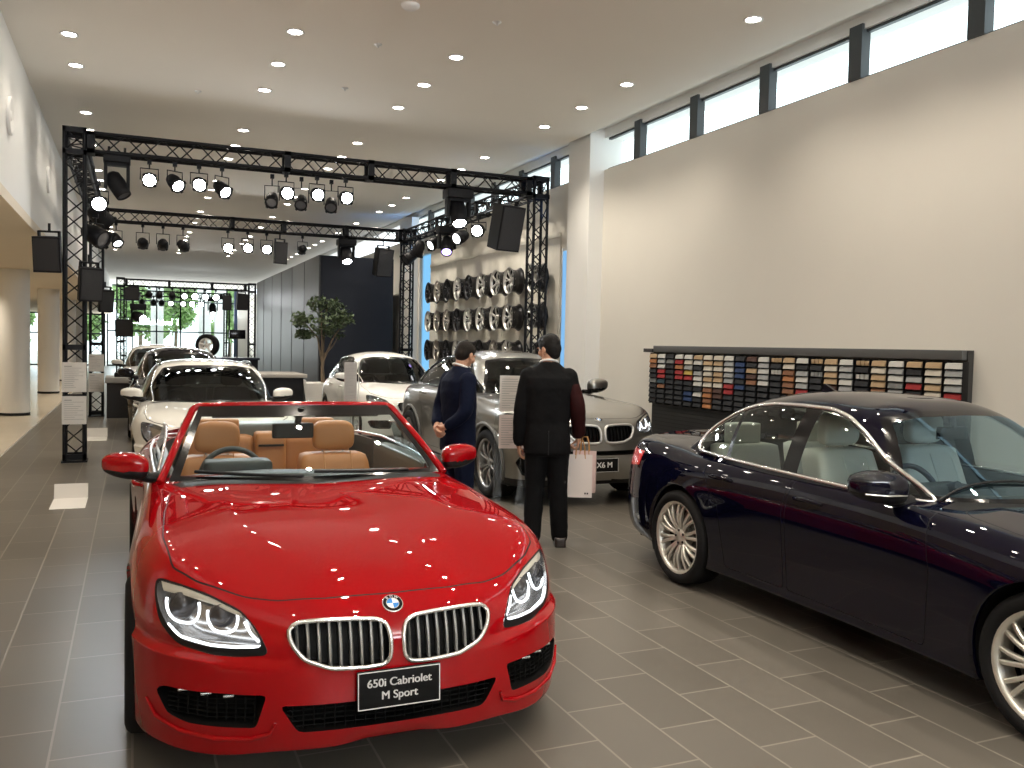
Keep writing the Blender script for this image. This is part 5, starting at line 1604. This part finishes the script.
# --- grey coupe-SUV ----------------------------------------------------------------
def cabin(t, x, y, z, mat, dash, yd, zd, rear=None, s=.9, wheel=True):
    for sg in (-1, 1):
        seat(t, sg * x, y, z, mat, mat, s=s)
        if rear: from_bm(soft_box((sg * .34 - .26, rear, z), (sg * .34 + .26, rear + .18, z + .52), seg=2, shape=lambda v: Vector((v.x, v.y + .2 * (v.z - z), v.z))), 'rear_seat_back', mat, t)
    from_bm(soft_box((-.66, yd, zd - .3), (.66, yd + .42, zd), seg=2), 'dashboard', M_DASH, t)
    if wheel: steering_wheel(t, -x, yd + .60, zd - .05, M_DASH)
t = thing('grey_coupe_suv', 'warm grey metallic coupe SUV behind the two men, with black kidney grilles', 'car', (4.61, 8.2, 0))
suv = dict(ym=pmap([(0, 0), (.92, .94), (1.75, 1.72), (3.775, 3.873), (4.894, 4.909)]), zm=pmap([(0, 0), (.17, .22), (.30, .42), (.483, .68), (.669, .886), (.75, .965), (.98, 1.14)]), xs=1.045,
           gy=pmap([(1.35, 1.50), (2.02, 2.22), (2.6, 2.75), (3.41, 4.10), (4.07, 4.72)]), gz=pmap([(.90, 1.08), (.93, 1.11), (1.345, 1.535), (1.435, 1.645)]), gx=1.03,
           paint=P_GREY, R=.385, yf=.94, yr=3.873, rim=.275, style=(5, 'double'), tf=.845, tr=.865, tw=.30, zunder=.24, zfloor=.45, archgap=.03,
           doors=SEDAN_DOORS, handles=[(2.53, .815), (3.33, .835)], rim_mat=principled('shadow_alloy', (.34, .34, .335), .3, .85), cladding=principled('grey_cladding', (.10, .098, .092), .5), lower=.215, lower_mat=M_BLACK,
           cockpit=[(0, 1.80), (.5, 1.86), (.70, 2.02), (.74, 2.5), (.74, 3.5), (.70, 3.9), (.5, 4.15), (0, 4.2)], boot=[(0, 4.60), (.4, 4.60), (.5, 4.68), (.45, 4.82), (0, 4.85)],
           kidney=[(p[0] * .97 + .002, p[1]) for p in KIDNEY], kframe=M_SATIN, kslat=M_GLOSSBLACK, slats=8, kr=.014,
           headlamp=[(.875, .70), (.865, .765), (.74, .748), (.60, .718), (.48, .682), (.445, .632), (.47, .585), (.60, .560), (.74, .575), (.84, .62)],
           intake_mid=[(-.62, .43), (.62, .43), (.60, .395), (-.60, .395)], intake_side=[(.42, .36), (.80, .375), (.83, .33), (.78, .24), (.50, .235)],
           dlo=NDLO, panes=NPANES, glass=M_DARKGLASS, wsglass=M_DARKGLASS, dlo_mat=M_GLOSSBLACK, badge_z=.712, trim=M_DASH)
H = build_car(t, suv); G = build_roof(t, suv, H)
MB().box((-.55, .10, .30), (.55, .18, .40)).build('lower_grille', M_MESH, t)
name_plate(t, .34, .15, (0.0, -.02, .455), ['X6 M'], .085, -.03)
for sg in (-1, 1): door_mirror(t, sg, sg * 1.0, 1.98, 1.21, P_GREY, 1.2, M_GLOSSBLACK)
cabin(t, .39, 2.85, .66, L_BLACK, M_DASH, 1.72, 1.08, 3.6)
wipers(t, H, G, 1.62)
# --- white estate behind the convertible --------------------------------------------
t = thing('white_estate_car', 'white estate car with roof rails parked behind the red convertible', 'car', (.88, 9.85, 0))
est = dict(ym=navy['ym'], zm=pmap([(0, 0), (.2, .20), (.75, .79), (.98, .965)]), xs=.957, gy=pmap([(1.35, 1.35), (2.4, 2.4), (3.0, 3.35), (3.41, 4.05), (4.07, 4.55)]), gz=pmap([(.9, .91), (1.345, 1.355), (1.435, 1.435)]), gx=1.035, halo=False,
           paint=P_WHITE, R=.335, yf=.776, yr=3.586, rim=.24, style=(7, 'vee'), tf=.775, tr=.785, doors=SEDAN_DOORS, handles=[(2.53, .815), (3.33, .835)],
           cockpit=[(0, 1.55), (.5, 1.62), (.68, 1.85), (.71, 2.3), (.71, 3.2), (.70, 3.9), (.6, 4.3), (0, 4.38)], boot=[(0, 4.45), (.3, 4.45), (.4, 4.5), (.35, 4.6), (0, 4.62)],
           dlo=NDLO, panes=NPANES, ws=navy['ws'], glass=M_DARKGLASS, wsglass=M_DARKGLASS, badge_z=.70, kslat=M_CHROME)
H = build_car(t, est); G = build_roof(t, est, H)
for sg in (-1, 1):
    door_mirror(t, sg, sg * .90, 1.80, 1.02, P_WHITE, 1.0)
    m = MB(); pts = []
    for y in np.linspace(2.35, 3.9, 9):
        P, N = G.top(sg * .565, float(y)); pts.append(P + Vector((0, 0, .035 if .1 < (y - 2.3) / 1.6 < .97 else .0)))
    m.tube(pts, .016, 8); m.build('roof_rail', M_GLOSSBLACK, t)
cabin(t, .36, 2.62, .50, L_BLACK, M_DASH, 1.52, .935, 3.36)
# --- white compact and the cars farther back -----------------------------------------
cmp_ = dict(halo=False, ym=pmap([(0, 0), (.92, .83), (1.75, 1.40), (3.775, 3.50), (4.894, 4.34)]), zm=pmap([(0, 0), (.2, .20), (.75, .83), (.98, 1.03)]), xs=.955, gy=pmap([(1.35, 1.12), (2.02, 1.98), (2.6, 2.6), (3.41, 3.80), (4.07, 4.25)]), gz=pmap([(.9, .97), (.93, 1.0), (1.345, 1.43), (1.435, 1.545)]), gx=.985,
            paint=P_WHITE2, R=.33, yf=.83, yr=3.50, rim=.225, style=(5, 'vee'), tf=.77, tr=.78, doors=SEDAN_DOORS, handles=[(2.53, .815), (3.33, .835)],
            cockpit=[(0, 1.42), (.5, 1.5), (.66, 1.7), (.70, 2.2), (.70, 3.2), (.66, 3.75), (.5, 3.95), (0, 4.0)], boot=[(0, 4.08), (.3, 4.08), (.4, 4.12), (.35, 4.24), (0, 4.26)],
            dlo=NDLO, panes=NPANES, ws=navy['ws'], glass=M_DARKGLASS, wsglass=M_DARKGLASS, badge_z=.715, kslat=M_CHROME)
t = thing('white_compact_car', 'white compact car parked behind the grey SUV, near the potted tree', 'car', (4.38, 14.0, 0))
H = build_car(t, cmp_); G = build_roof(t, cmp_, H)
for sg in (-1, 1): door_mirror(t, sg, sg * .93, 1.72, 1.08, P_WHITE2, 1.05)
cabin(t, .36, 2.5, .54, L_BLACK, M_DASH, 1.38, 1.0, 3.2)
compact = t
def recolour(root, paint):
    for o in root.children_recursive:
        if o.type != 'MESH': continue
        for sl in o.material_slots:
            if sl.material == P_WHITE2: sl.link = 'OBJECT'; sl.material = paint
black = copy_tree(compact); black.name = 'black_compact_car'; black.location = (.80, 15.4, 0)
setp(black, 'black car half hidden behind the white estate car', 'car'); recolour(black, P_DARK)
pale = copy_tree(compact); pale.name = 'pale_compact_car'; pale.location = (.55, 22.2, 0)
setp(pale, 'farthest car of the aisle row, pale and only its roof in view', 'car')
# ------------------------------------------------------------------ people
def ball(m, c, r, M=None, sub=2):
    bm = bmesh.new(); bmesh.ops.create_icosphere(bm, subdivisions=sub, radius=1)
    r = (r, r, r) if not isinstance(r, (tuple, list)) else r
    for v in bm.verts:
        p = Vector((v.co.x * r[0], v.co.y * r[1], v.co.z * r[2]))
        v.co = (M @ p if M is not None else p) + Vector(c)
    m.bm(bm, 0, None, True)
def chain(m, pts, rs, n=14):
    pts = [Vector(p) for p in pts]
    for i in range(len(pts) - 1):
        m.tube([pts[i], pts[i + 1]], [rs[i], rs[i + 1]], n)
    for p, r in zip(pts, rs): ball(m, p, r)
def smooth_chain(m, pts, rs, k=5):
    """curved limb: Catmull-Rom through the joints"""
    P = [Vector(p) for p in pts]; out = []; ro = []
    for i in range(len(P) - 1):
        a = P[max(i - 1, 0)]; b = P[i]; c = P[i + 1]; d = P[min(i + 2, len(P) - 1)]
        for j in range(k):
            t = j / k
            out.append(.5 * ((2 * b) + (c - a) * t + (2 * a - 5 * b + 4 * c - d) * t * t + (3 * b - a - 3 * c + d) * t ** 3))
            ro.append(rs[i] + (rs[i + 1] - rs[i]) * t)
    out.append(P[-1]); ro.append(rs[-1])
    m.tube(out, ro, 16); ball(m, out[0], ro[0]); ball(m, out[-1], ro[-1])
def loft(m, rings, n=28, p=2.4):
    """stacked super-ellipse rings: (centre x, centre y, z, rx, ry)"""
    vs = []
    for cx, cy, z, rx, ry in rings:
        for j in range(n):
            t = 2 * pi * j / n
            c, s = cos(t), sin(t)
            vs.append((cx + rx * math.copysign(abs(c) ** (2 / p), c), cy + ry * math.copysign(abs(s) ** (2 / p), s), z))
    k = len(rings)
    m.add(vs, [(i * n + j, i * n + (j + 1) % n, i * n + n + (j + 1) % n, i * n + n + j) for i in range(k - 1) for j in range(n)] + [tuple(range(n))[::-1], tuple(range((k - 1) * n, k * n))], 0, True)
def fuse(m, name, mat, parent, voxel=.01, smooth=4, label=None, disp=0.):
    me = m.mesh(name)
    mods = [('REMESH', dict(mode='VOXEL', voxel_size=voxel, use_smooth_shade=True)), ('SMOOTH', dict(factor=.5, iterations=smooth))]
    if disp:
        tx = bpy.data.textures.get('folds') or bpy.data.textures.new('folds', 'CLOUDS'); tx.noise_scale = .09
        mods.append(('DISPLACE', dict(texture=tx, strength=disp, mid_level=.5)))
    out = evaluated(me, mods)
    for p_ in out.polygons: p_.use_smooth = True
    return link(name, out, mat, parent, label)

def hand(m, w, d, n, s, curl=.5, size=1.0, thumb=.6):
    """palm with four unequal fingers and a thumb: w wrist, d along the hand, n out of the palm, s towards the thumb"""
    w = Vector(w); d = Vector(d).normalized(); n = Vector(n); n = (n - d * n.dot(d)).normalized(); s = d.cross(n) if Vector(s).dot(d.cross(n)) > 0 else -d.cross(n)
    q = size
    M = Matrix((s, d, n)).transposed()
    ball(m, w + d * .045 * q, (.038 * q, .050 * q, .014 * q), M)
    chain(m, [w - d * .02, w + d * .03 * q], [.024 * q, .024 * q])
    for i, (off, L) in enumerate(((.028, .070), (.009, .080), (-.010, .074), (-.028, .058))):
        p = w + d * .085 * q + s * off * q; pts = [p - d * .03 * q, p]; a = 0
        for seg, f in ((.45, .8), (.32, 1.0), (.23, .8)):
            a += curl * f * (1 + .08 * i)
            p = p + (d * cos(a) + n * sin(a)) * L * seg * q * 1.05; pts.append(p)
        chain(m, pts, [.0098 * q, .0095 * q, .0088 * q, .0082 * q, .0072 * q], 10)
    p = w + d * .025 * q + s * .026 * q
    t1 = p + (s * .75 + d * .6 + n * .3).normalized() * .036 * q
    t2 = t1 + (d * .9 + n * thumb + s * .15).normalized() * .030 * q
    t3 = t2 + (d * .8 + n * (thumb + .3)).normalized() * .024 * q
    chain(m, [p, t1, t2, t3], [.014 * q, .0115 * q, .0105 * q, .0085 * q], 10)

def head(m, c, M):
    """skull, jaw, nose, brow, lips and ears; M turns the head, +Y is the way the face looks"""
    def P(x, y, z): return Vector(c) + M @ Vector((x, y, z))
    def el(x, y, z, r): ball(m, P(x, y, z), r, M, 3)
    el(0, -.008, .030, (.074, .094, .090)); el(0, .018, -.035, (.060, .070, .078)); el(0, .048, -.082, (.036, .036, .030))
    el(0, .078, .010, (.045, .018, .030)); el(0, .085, .030, (.055, .016, .014))
    chain(m, [P(0, .088, .018), P(0, .108, -.022)], [.009, .014], 10); el(0, .100, -.028, (.020, .014, .011))
    el(0, .088, -.056, (.026, .012, .006)); el(0, .086, -.066, (.022, .012, .007))
    for q in (-1, 1):
        el(q * .045, .062, -.02, (.024, .022, .028))
        el(q * .077, -.012, -.012, (.011, .022, .033)); el(q * .080, -.006, -.036, (.008, .012, .012))
SKIN = principled('skin', (.50, .27, .17), .5, noise=.06, nscale=20)
HAIR = principled('black_hair', (.005, .004, .0035), .5, spec=.2, bump=.8, bscale=160)
HAIR2 = principled('dark_brown_hair', (.011, .0075, .0055), .55, spec=.2, bump=.8, bscale=200)
EYE = principled('eye_white', (.75, .73, .70), .2); PUP = principled('eye_dark', (.02, .012, .01), .2)

def face_parts(t, c, M, body):
    for q in (-1, 1):
        p = Vector(c) + M @ Vector((q * .031, .079, .004))
        e = MB(); ball(e, p, .0125, M, 2); o = e.build('eye', EYE, body)
        e = MB(); ball(e, p + M @ Vector((0, .0085, 0)), .006, M, 2); e.build('iris', PUP, body)
        b = MB(); b.tube([Vector(c) + M @ Vector((q * x, .092 - .25 * abs(x - .03), .026 + z)) for x, z in ((.014, 0), (.03, .004), (.048, -.002))], .0035, 6); b.build('eyebrow', HAIR, body)

# --- man in the charcoal suit ------------------------------------------------------
T2 = Matrix.Rotation(radians(-21), 4, 'Z')
man = thing('person', 'person in charcoal suit seen from behind, holding two white paper bags', 'person', (3.23, 6.72, 0), rotz=radians(-21))
hc = (0.0, .035, 1.680); HM = Matrix.Rotation(radians(38), 3, 'Z') @ Matrix.Rotation(radians(-14), 3, 'X')
LA = [(-.172, 0, 1.455), (-.232, -.01, 1.16), (-.240, .03, .895)]
RA = [(.172, 0, 1.455), (.245, -.03, 1.19), (.272, .06, .945)]
b = MB()
head(b, hc, HM)
chain(b, [(0, .0, 1.45), (0, .012, 1.62)], [.066, .058])
loft(b, [(0, 0, .84, .15, .10), (0, 0, 1.0, .15, .105), (0, 0, 1.2, .165, .11), (0, 0, 1.38, .175, .10), (0, 0, 1.45, .11, .075)])
for A in (LA, RA): smooth_chain(b, A, [.052, .042, .028])
for q, off in ((-1, .0), (1, .04)): smooth_chain(b, [(q * .088, 0, .90), (q * .100, .015, .50), (q * (.112 + off * .4), off - .01, .085)], [.085, .055, .042])
hand(b, (-.240, .035, .88), (0.05, .10, -1), (1, .15, 0), (0, 1, 0), .42)
hand(b, (.272, .065, .935), (-.05, .12, -1), (-1, .1, -.15), (0, 1, 0), 1.0, 1.0, .9)
body = fuse(b, 'body', SKIN, man, .0045, 3)
face_parts(man, hc, HM, body)
h = MB()
def hel(x, y, z, r): ball(h, Vector(hc) + HM @ Vector((x, y, z)), r, HM, 3)
hel(0, -.022, .042, (.084, .096, .092)); hel(0, -.052, .0, (.074, .064, .085)); hel(0, .03, .078, (.070, .070, .050)); hel(0, -.058, -.045, (.056, .045, .055))
for q in (-1, 1): hel(q * .062, -.002, .035, (.020, .05, .045))
fuse(h, 'hair', HAIR, man, .006, 2, disp=.010)
g = MB()
for q in (-1, 1):
    g.tube([Vector(hc) + HM @ Vector(p) for p in ((q * .060, .090, .008), (q * .076, .04, .010), (q * .082, -.01, .006))], .0025, 6)
    g.tube([Vector(hc) + HM @ Vector((q * .034 + .024 * cos(a), .100, .002 + .017 * sin(a))) for a in [2 * pi * k / 16 for k in range(16)]], .002, 5, closed=True)
g.tube([Vector(hc) + HM @ Vector(p) for p in ((-.010, .104, .006), (.010, .104, .006))], .002, 5)
g.build('glasses', M_GLOSSBLACK, man)
SUIT2 = principled('charcoal_suit', (.007, .007, .0075), 0.8, spec=.08, noise=.2, nscale=60, bump=.2, bscale=14)
j = MB()
loft(j, [(0, -.005, .80, .200, .135), (0, -.005, .92, .198, .140), (0, 0, 1.06, .186, .128), (0, 0, 1.2, .196, .135), (0, -.01, 1.36, .208, .136), (0, -.01, 1.44, .205, .118), (0, 0, 1.50, .165, .092), (0, .005, 1.545, .105, .075), (0, .01, 1.575, .074, .068)], 36)
smooth_chain(j, LA, [.074, .062, .050])
smooth_chain(j, [RA[0], Vector(RA[0]).lerp(Vector(RA[1]), .55)], [.074, .066])
fuse(j, 'jacket', SUIT2, man, .009, 5, disp=.010)
j = MB(); smooth_chain(j, [Vector(RA[0]).lerp(Vector(RA[1]), .35), RA[1], (RA[2][0], RA[2][1], RA[2][2] + .03)], [.074, .070, .058])
m_ = MB()
fuse(j, 'jacket_sleeve', principled('maroon_sleeve', (.026, .006, .006), .7, spec=.1, noise=.3, nscale=25, bump=.4, bscale=18), man, .009, 4, 'dark maroon right sleeve', disp=.012)
v = MB(); v.box((-.004, -.150, .80), (.004, -.128, 1.00)); v.build('jacket_vent', M_BLACK, man)
c = MB(); c.tube([(.074 * cos(a), .012 + .068 * sin(a), 1.568 - .026 * sin(a)) for a in [2 * pi * k / 24 for k in range(24)]], .010, 8, closed=True); c.build('shirt_collar', principled('white_shirt', (.80, .80, .78), .7), man)
tr = MB()
loft(tr, [(0, 0, .78, .165, .115), (0, 0, .90, .172, .122), (0, 0, 1.0, .165, .115)])
for q, off in ((-1, .0), (1, .04)):
    smooth_chain(tr, [(q * .088, 0, .86), (q * .100, .015, .50), (q * (.112 + off * .4), off - .01, .085)], [.108, .084, .073])
fuse(tr, 'trousers', SUIT2, man, .009, 4, disp=.012)
for q, off in ((-1, .0), (1, .04)):
    s = soft_box((q * (.112 + off * .4) - .048, off - .10, .0), (q * (.112 + off * .4) + .048, off + .19, .085), seg=2, shape=lambda v, off=off: Vector((v.x, v.y, v.z * (1 - .35 * max(0, (v.y - off) / .19)))))
    from_bm(s, 'shoe', principled('dark_brown_shoe', (.022, .014, .011), .35), man)

# --- paper bags in his hand -----------------------------------------------------------
M_BAG = principled('white_paper_bag', (.72, .66, .62), .6, noise=.04, nscale=6, bump=.15, bscale=10)
M_BAGP = principled('pink_white_paper_bag', (.72, .55, .52), .6, noise=.04, nscale=6)
M_GOLD = principled('tan_cord', (.45, .22, .06), .5)
def paper_bag(loc, w, d, h, rz, mat, lab, mark):
    t = thing('paper_bag', lab, 'bag', loc, rotz=rz)
    m = MB()
    a, b_ = w / 2, d / 2
    low = [(-a, -b_, 0), (a, -b_, 0), (a, b_, 0), (-a, b_, 0)]
    top = [(-a, -b_ * .55, h), (a, -b_ * .55, h), (a, b_ * .55, h), (-a, b_ * .55, h)]
    mid = [(-a, 0, h * .98), (a, 0, h * .98)]
    m.add(low + top, [(3, 2, 1, 0), (0, 1, 5, 4), (2, 3, 7, 6), (1, 2, 6, 5), (3, 0, 4, 7)])
    o = m.build('bag_body', mat, t)
    md = o.modifiers.new('thick', 'SOLIDIFY'); md.thickness = .003
    for s in (-1, 1):
        hm = MB(); hm.tube([(-a * .40, s * b_ * .56, h - .03), (-a * .34, s * b_ * .45, h + .07), (-.02, s * .008, h + .125), (.02, s * .008, h + .125), (a * .34, s * b_ * .45, h + .07), (a * .40, s * b_ * .56, h - .03)], .0045, 6)
        hm.build('cord_handle', M_GOLD, t)
    if mark:
        k = MB()
        for u in (-.012, .008): k.box((a * .55 + u - .006, -b_ - .0035, .028), (a * .55 + u + .006, -b_ - .0015, .042))
        k.build('printed_mark', M_BLACK, t)
    return t
hw = T2 @ Vector((.268, .085, .865)) + Vector((3.23, 6.72, 0))
paper_bag((hw.x + .02, hw.y - .02, hw.z - .445), .205, .10, .36, radians(-24), M_BAG, 'white paper carrier bag with small dark mark, in the hand of the man in charcoal', True)
paper_bag((hw.x + .135, hw.y + .115, hw.z - .43), .20, .09, .36, radians(-36), M_BAGP, 'pinkish paper bag hanging behind the white one, in the same hand', False)

# --- man in the navy suit ---------------------------------------------------------------
man1 = thing('person', 'person in navy suit with hands clasped behind, looking at the grey SUV', 'person', (2.65, 7.34, 0), rotz=radians(-80))
hc = (0.0, .055, 1.610); HM = Matrix.Rotation(radians(24), 3, 'Z') @ Matrix.Rotation(radians(-24), 3, 'X')
b = MB(); head(b, hc, HM)
chain(b, [(0, .0, 1.37), (0, .025, 1.55)], [.068, .060])
loft(b, [(0, 0, .84, .15, .10), (0, 0, 1.0, .15, .105), (0, 0, 1.18, .165, .11), (0, 0, 1.34, .175, .10), (0, 0, 1.41, .11, .075)])
ARM = {}
for q in (-1, 1):
    ARM[q] = [(q * .172, -.01, 1.395), (q * .225, -.065, 1.13), (q * .075, -.175, .985)]
    smooth_chain(b, ARM[q], [.052, .042, .028])
    smooth_chain(b, [(q * .09, 0, .90), (q * .10, .01, .49), (q * .105, -.01, .07)], [.085, .06, .045])
hand(b, (.060, -.185, .978), (-1, -.25, -.30), (-.1, .9, -.3), (0, -.2, 1), .45)
hand(b, (-.055, -.195, .965), (1, -.35, -.55), (.1, .9, .2), (0, .2, 1), .75)
body = fuse(b, 'body', SKIN, man1, .0045, 3)
face_parts(man1, hc, HM, body)
h = MB()
hel(0, -.020, .040, (.081, .094, .089)); hel(0, -.048, .0, (.073, .060, .075)); hel(0, .03, .074, (.066, .064, .044))
for q in (-1, 1): hel(q * .060, -.006, .030, (.020, .045, .040))
fuse(h, 'hair', HAIR2, man1, .006, 2, disp=.006)
SUIT1 = principled('navy_suit', (.005, .0075, .020), 0.8, spec=.08, noise=.2, nscale=60, bump=.2, bscale=14)
j = MB()
loft(j, [(0, -.005, .76, .200, .132), (0, -.005, .88, .200, .132), (0, 0, 1.02, .190, .124), (0, 0, 1.16, .200, .128), (0, -.01, 1.28, .205, .130), (0, -.01, 1.38, .200, .120), (0, 0, 1.44, .160, .092), (0, .008, 1.485, .100, .076), (0, .014, 1.515, .076, .070)], 36)
for q in (-1, 1): smooth_chain(j, [ARM[q][0], ARM[q][1], (q * .115, -.155, 1.005)], [.077, .064, .050])
fuse(j, 'jacket', SUIT1, man1, .009, 5, disp=.010)
c = MB(); c.tube([(.076 * cos(a), .016 + .070 * sin(a), 1.510 - .026 * sin(a)) for a in [2 * pi * k / 24 for k in range(24)]], .010, 8, closed=True); c.build('shirt_collar', principled('white_shirt', (.80, .80, .78), .7), man1)
tr = MB()
loft(tr, [(0, 0, .76, .165, .115), (0, 0, .90, .172, .122), (0, 0, .98, .165, .115)])
for q in (-1, 1): smooth_chain(tr, [(q * .088, 0, .84), (q * .100, .015, .49), (q * .112, -.01, .085)], [.108, .084, .072])
fuse(tr, 'trousers', SUIT1, man1, .009, 4, disp=.012)
for q in (-1, 1):
    from_bm(soft_box((q * .112 - .048, -.10, .0), (q * .112 + .048, .19, .085), seg=2, shape=lambda v: Vector((v.x, v.y, v.z * (1 - .35 * max(0, v.y / .19))))), 'shoe', principled('black_shoe', (.012, .011, .011), .3), man1)

# ------------------------------------------------------------------ acrylic sign stands
M_ACRYL = glass('acrylic', (.95, .965, .965), .025)
def acrylic_stand(loc, rz, lab, sheets, w=.26, top=1.50):
    t = thing('sign_stand', lab, 'sign stand', loc, rotz=rz)
    m = MB(); m.box((-w / 2 - .03, -.006, .02), (w / 2 + .03, .006, top)); m.build('acrylic_panel', M_ACRYL, t)
    m = MB(); m.box((-w / 2 - .08, -.17, 0), (w / 2 + .08, .17, .014), bevel=.004); m.build('base', M_WHITE, t)
    m = MB(); m.tube([(w / 2 + .03, -.0, .014), (w / 2 + .03, -.0, top)], .005, 8); m.build('edge_rod', M_SATIN, t)
    for z0, z1, tint in sheets:
        s = MB(); s.box((-w / 2 + .01, -.012, z0), (w / 2, -.007, z1)); o = s.build('spec_sheet', tint, t)
        r = random.Random(5); l = MB(); z = z1 - .03
        while z > z0 + .03:
            l.box((-w / 2 + .03, -.0135, z - .004), (-w / 2 + .03 + w * r.uniform(.25, .75), -.012, z)); z -= .022
        l.build('printed_lines', M_PRINT, o)
PK = principled('pink_paper', (.70, .62, .60), .7)
acrylic_stand((3.20, 7.42, 0), radians(-14), 'clear acrylic stand with two specification sheets between the two men', [(1.10, 1.43, M_PAPER), (.76, 1.07, PK)])
acrylic_stand((3.08, 13.5, 0), radians(-10), 'acrylic stand with grey sheet before the white compact car', [(.72, 1.40, principled('grey_sheet', (.42, .40, .38), .7))], .20, 1.42)

# ------------------------------------------------------------------ tyre on show at the back
t = thing('display_bench', 'dark display bench far off by the end window', 'bench', (2.5, 27.6, 0))
MB().box((-.9, -.5, 0), (.9, .5, 1.12)).build('bench_body', M_CASE, t)
MB().box((-.95, -.55, 1.12), (.95, .55, 1.18), bevel=.01).build('bench_top', principled('bench_top_dark', (.03, .035, .05), .25), t)
t = thing('tyre_exhibit', 'black tyre with pale rim standing on the dark far display bench', 'wheel', (2.0, 27.5, 1.18), rotz=radians(62))
o = link('rim', rim_mesh(.22, (5, 'star')).mesh('rim'), None, t); o.data.materials.append(M_WHITE); o.data.materials.append(M_SILVER); o.location = (0, 0, .345)
o = link('tyre', tyre_mb(.34, .22, .24).mesh('tyre'), M_RUBBER, t); o.location = (0, 0, .345)
m = MB(); m.box((-.16, -.2, 0), (-.13, .2, .03)).box((.13, -.2, 0), (.16, .2, .03)); m.build('wheel_chock', M_BLACK, t)
t = thing('monitor', 'small black monitor on a thin pole behind the far display bench', 'monitor', (2.95, 28.5, 0))
MB().box((-.24, -.03, 1.74), (.24, .03, 2.02), bevel=.008).build('screen', M_GLOSSBLACK, t)
m = MB(); m.tube([(0, .0, .02), (0, .0, 1.76)], .02, 8); m.build('pole', M_TRUSS, t)
MB().box((-.2, -.2, 0), (.2, .2, .02)).build('base', M_TRUSS, t)
# ------------------------------------------------------------------ colour management
SC.view_settings.view_transform = 'Standard'
SC.view_settings.look = 'None'
SC.view_settings.gamma = 1
SC.view_settings.use_curve_mapping = False
SC.view_settings.exposure = 0.14
SC.cycles.use_denoising = True
SC.cycles.max_bounces = 10
SC.cycles.diffuse_bounces = 4
SC.cycles.glossy_bounces = 4
SC.cycles.transparent_max_bounces = 16
SC.cycles.sample_clamp_indirect = 6
SC.cycles.caustics_reflective = False
SC.cycles.caustics_refractive = False
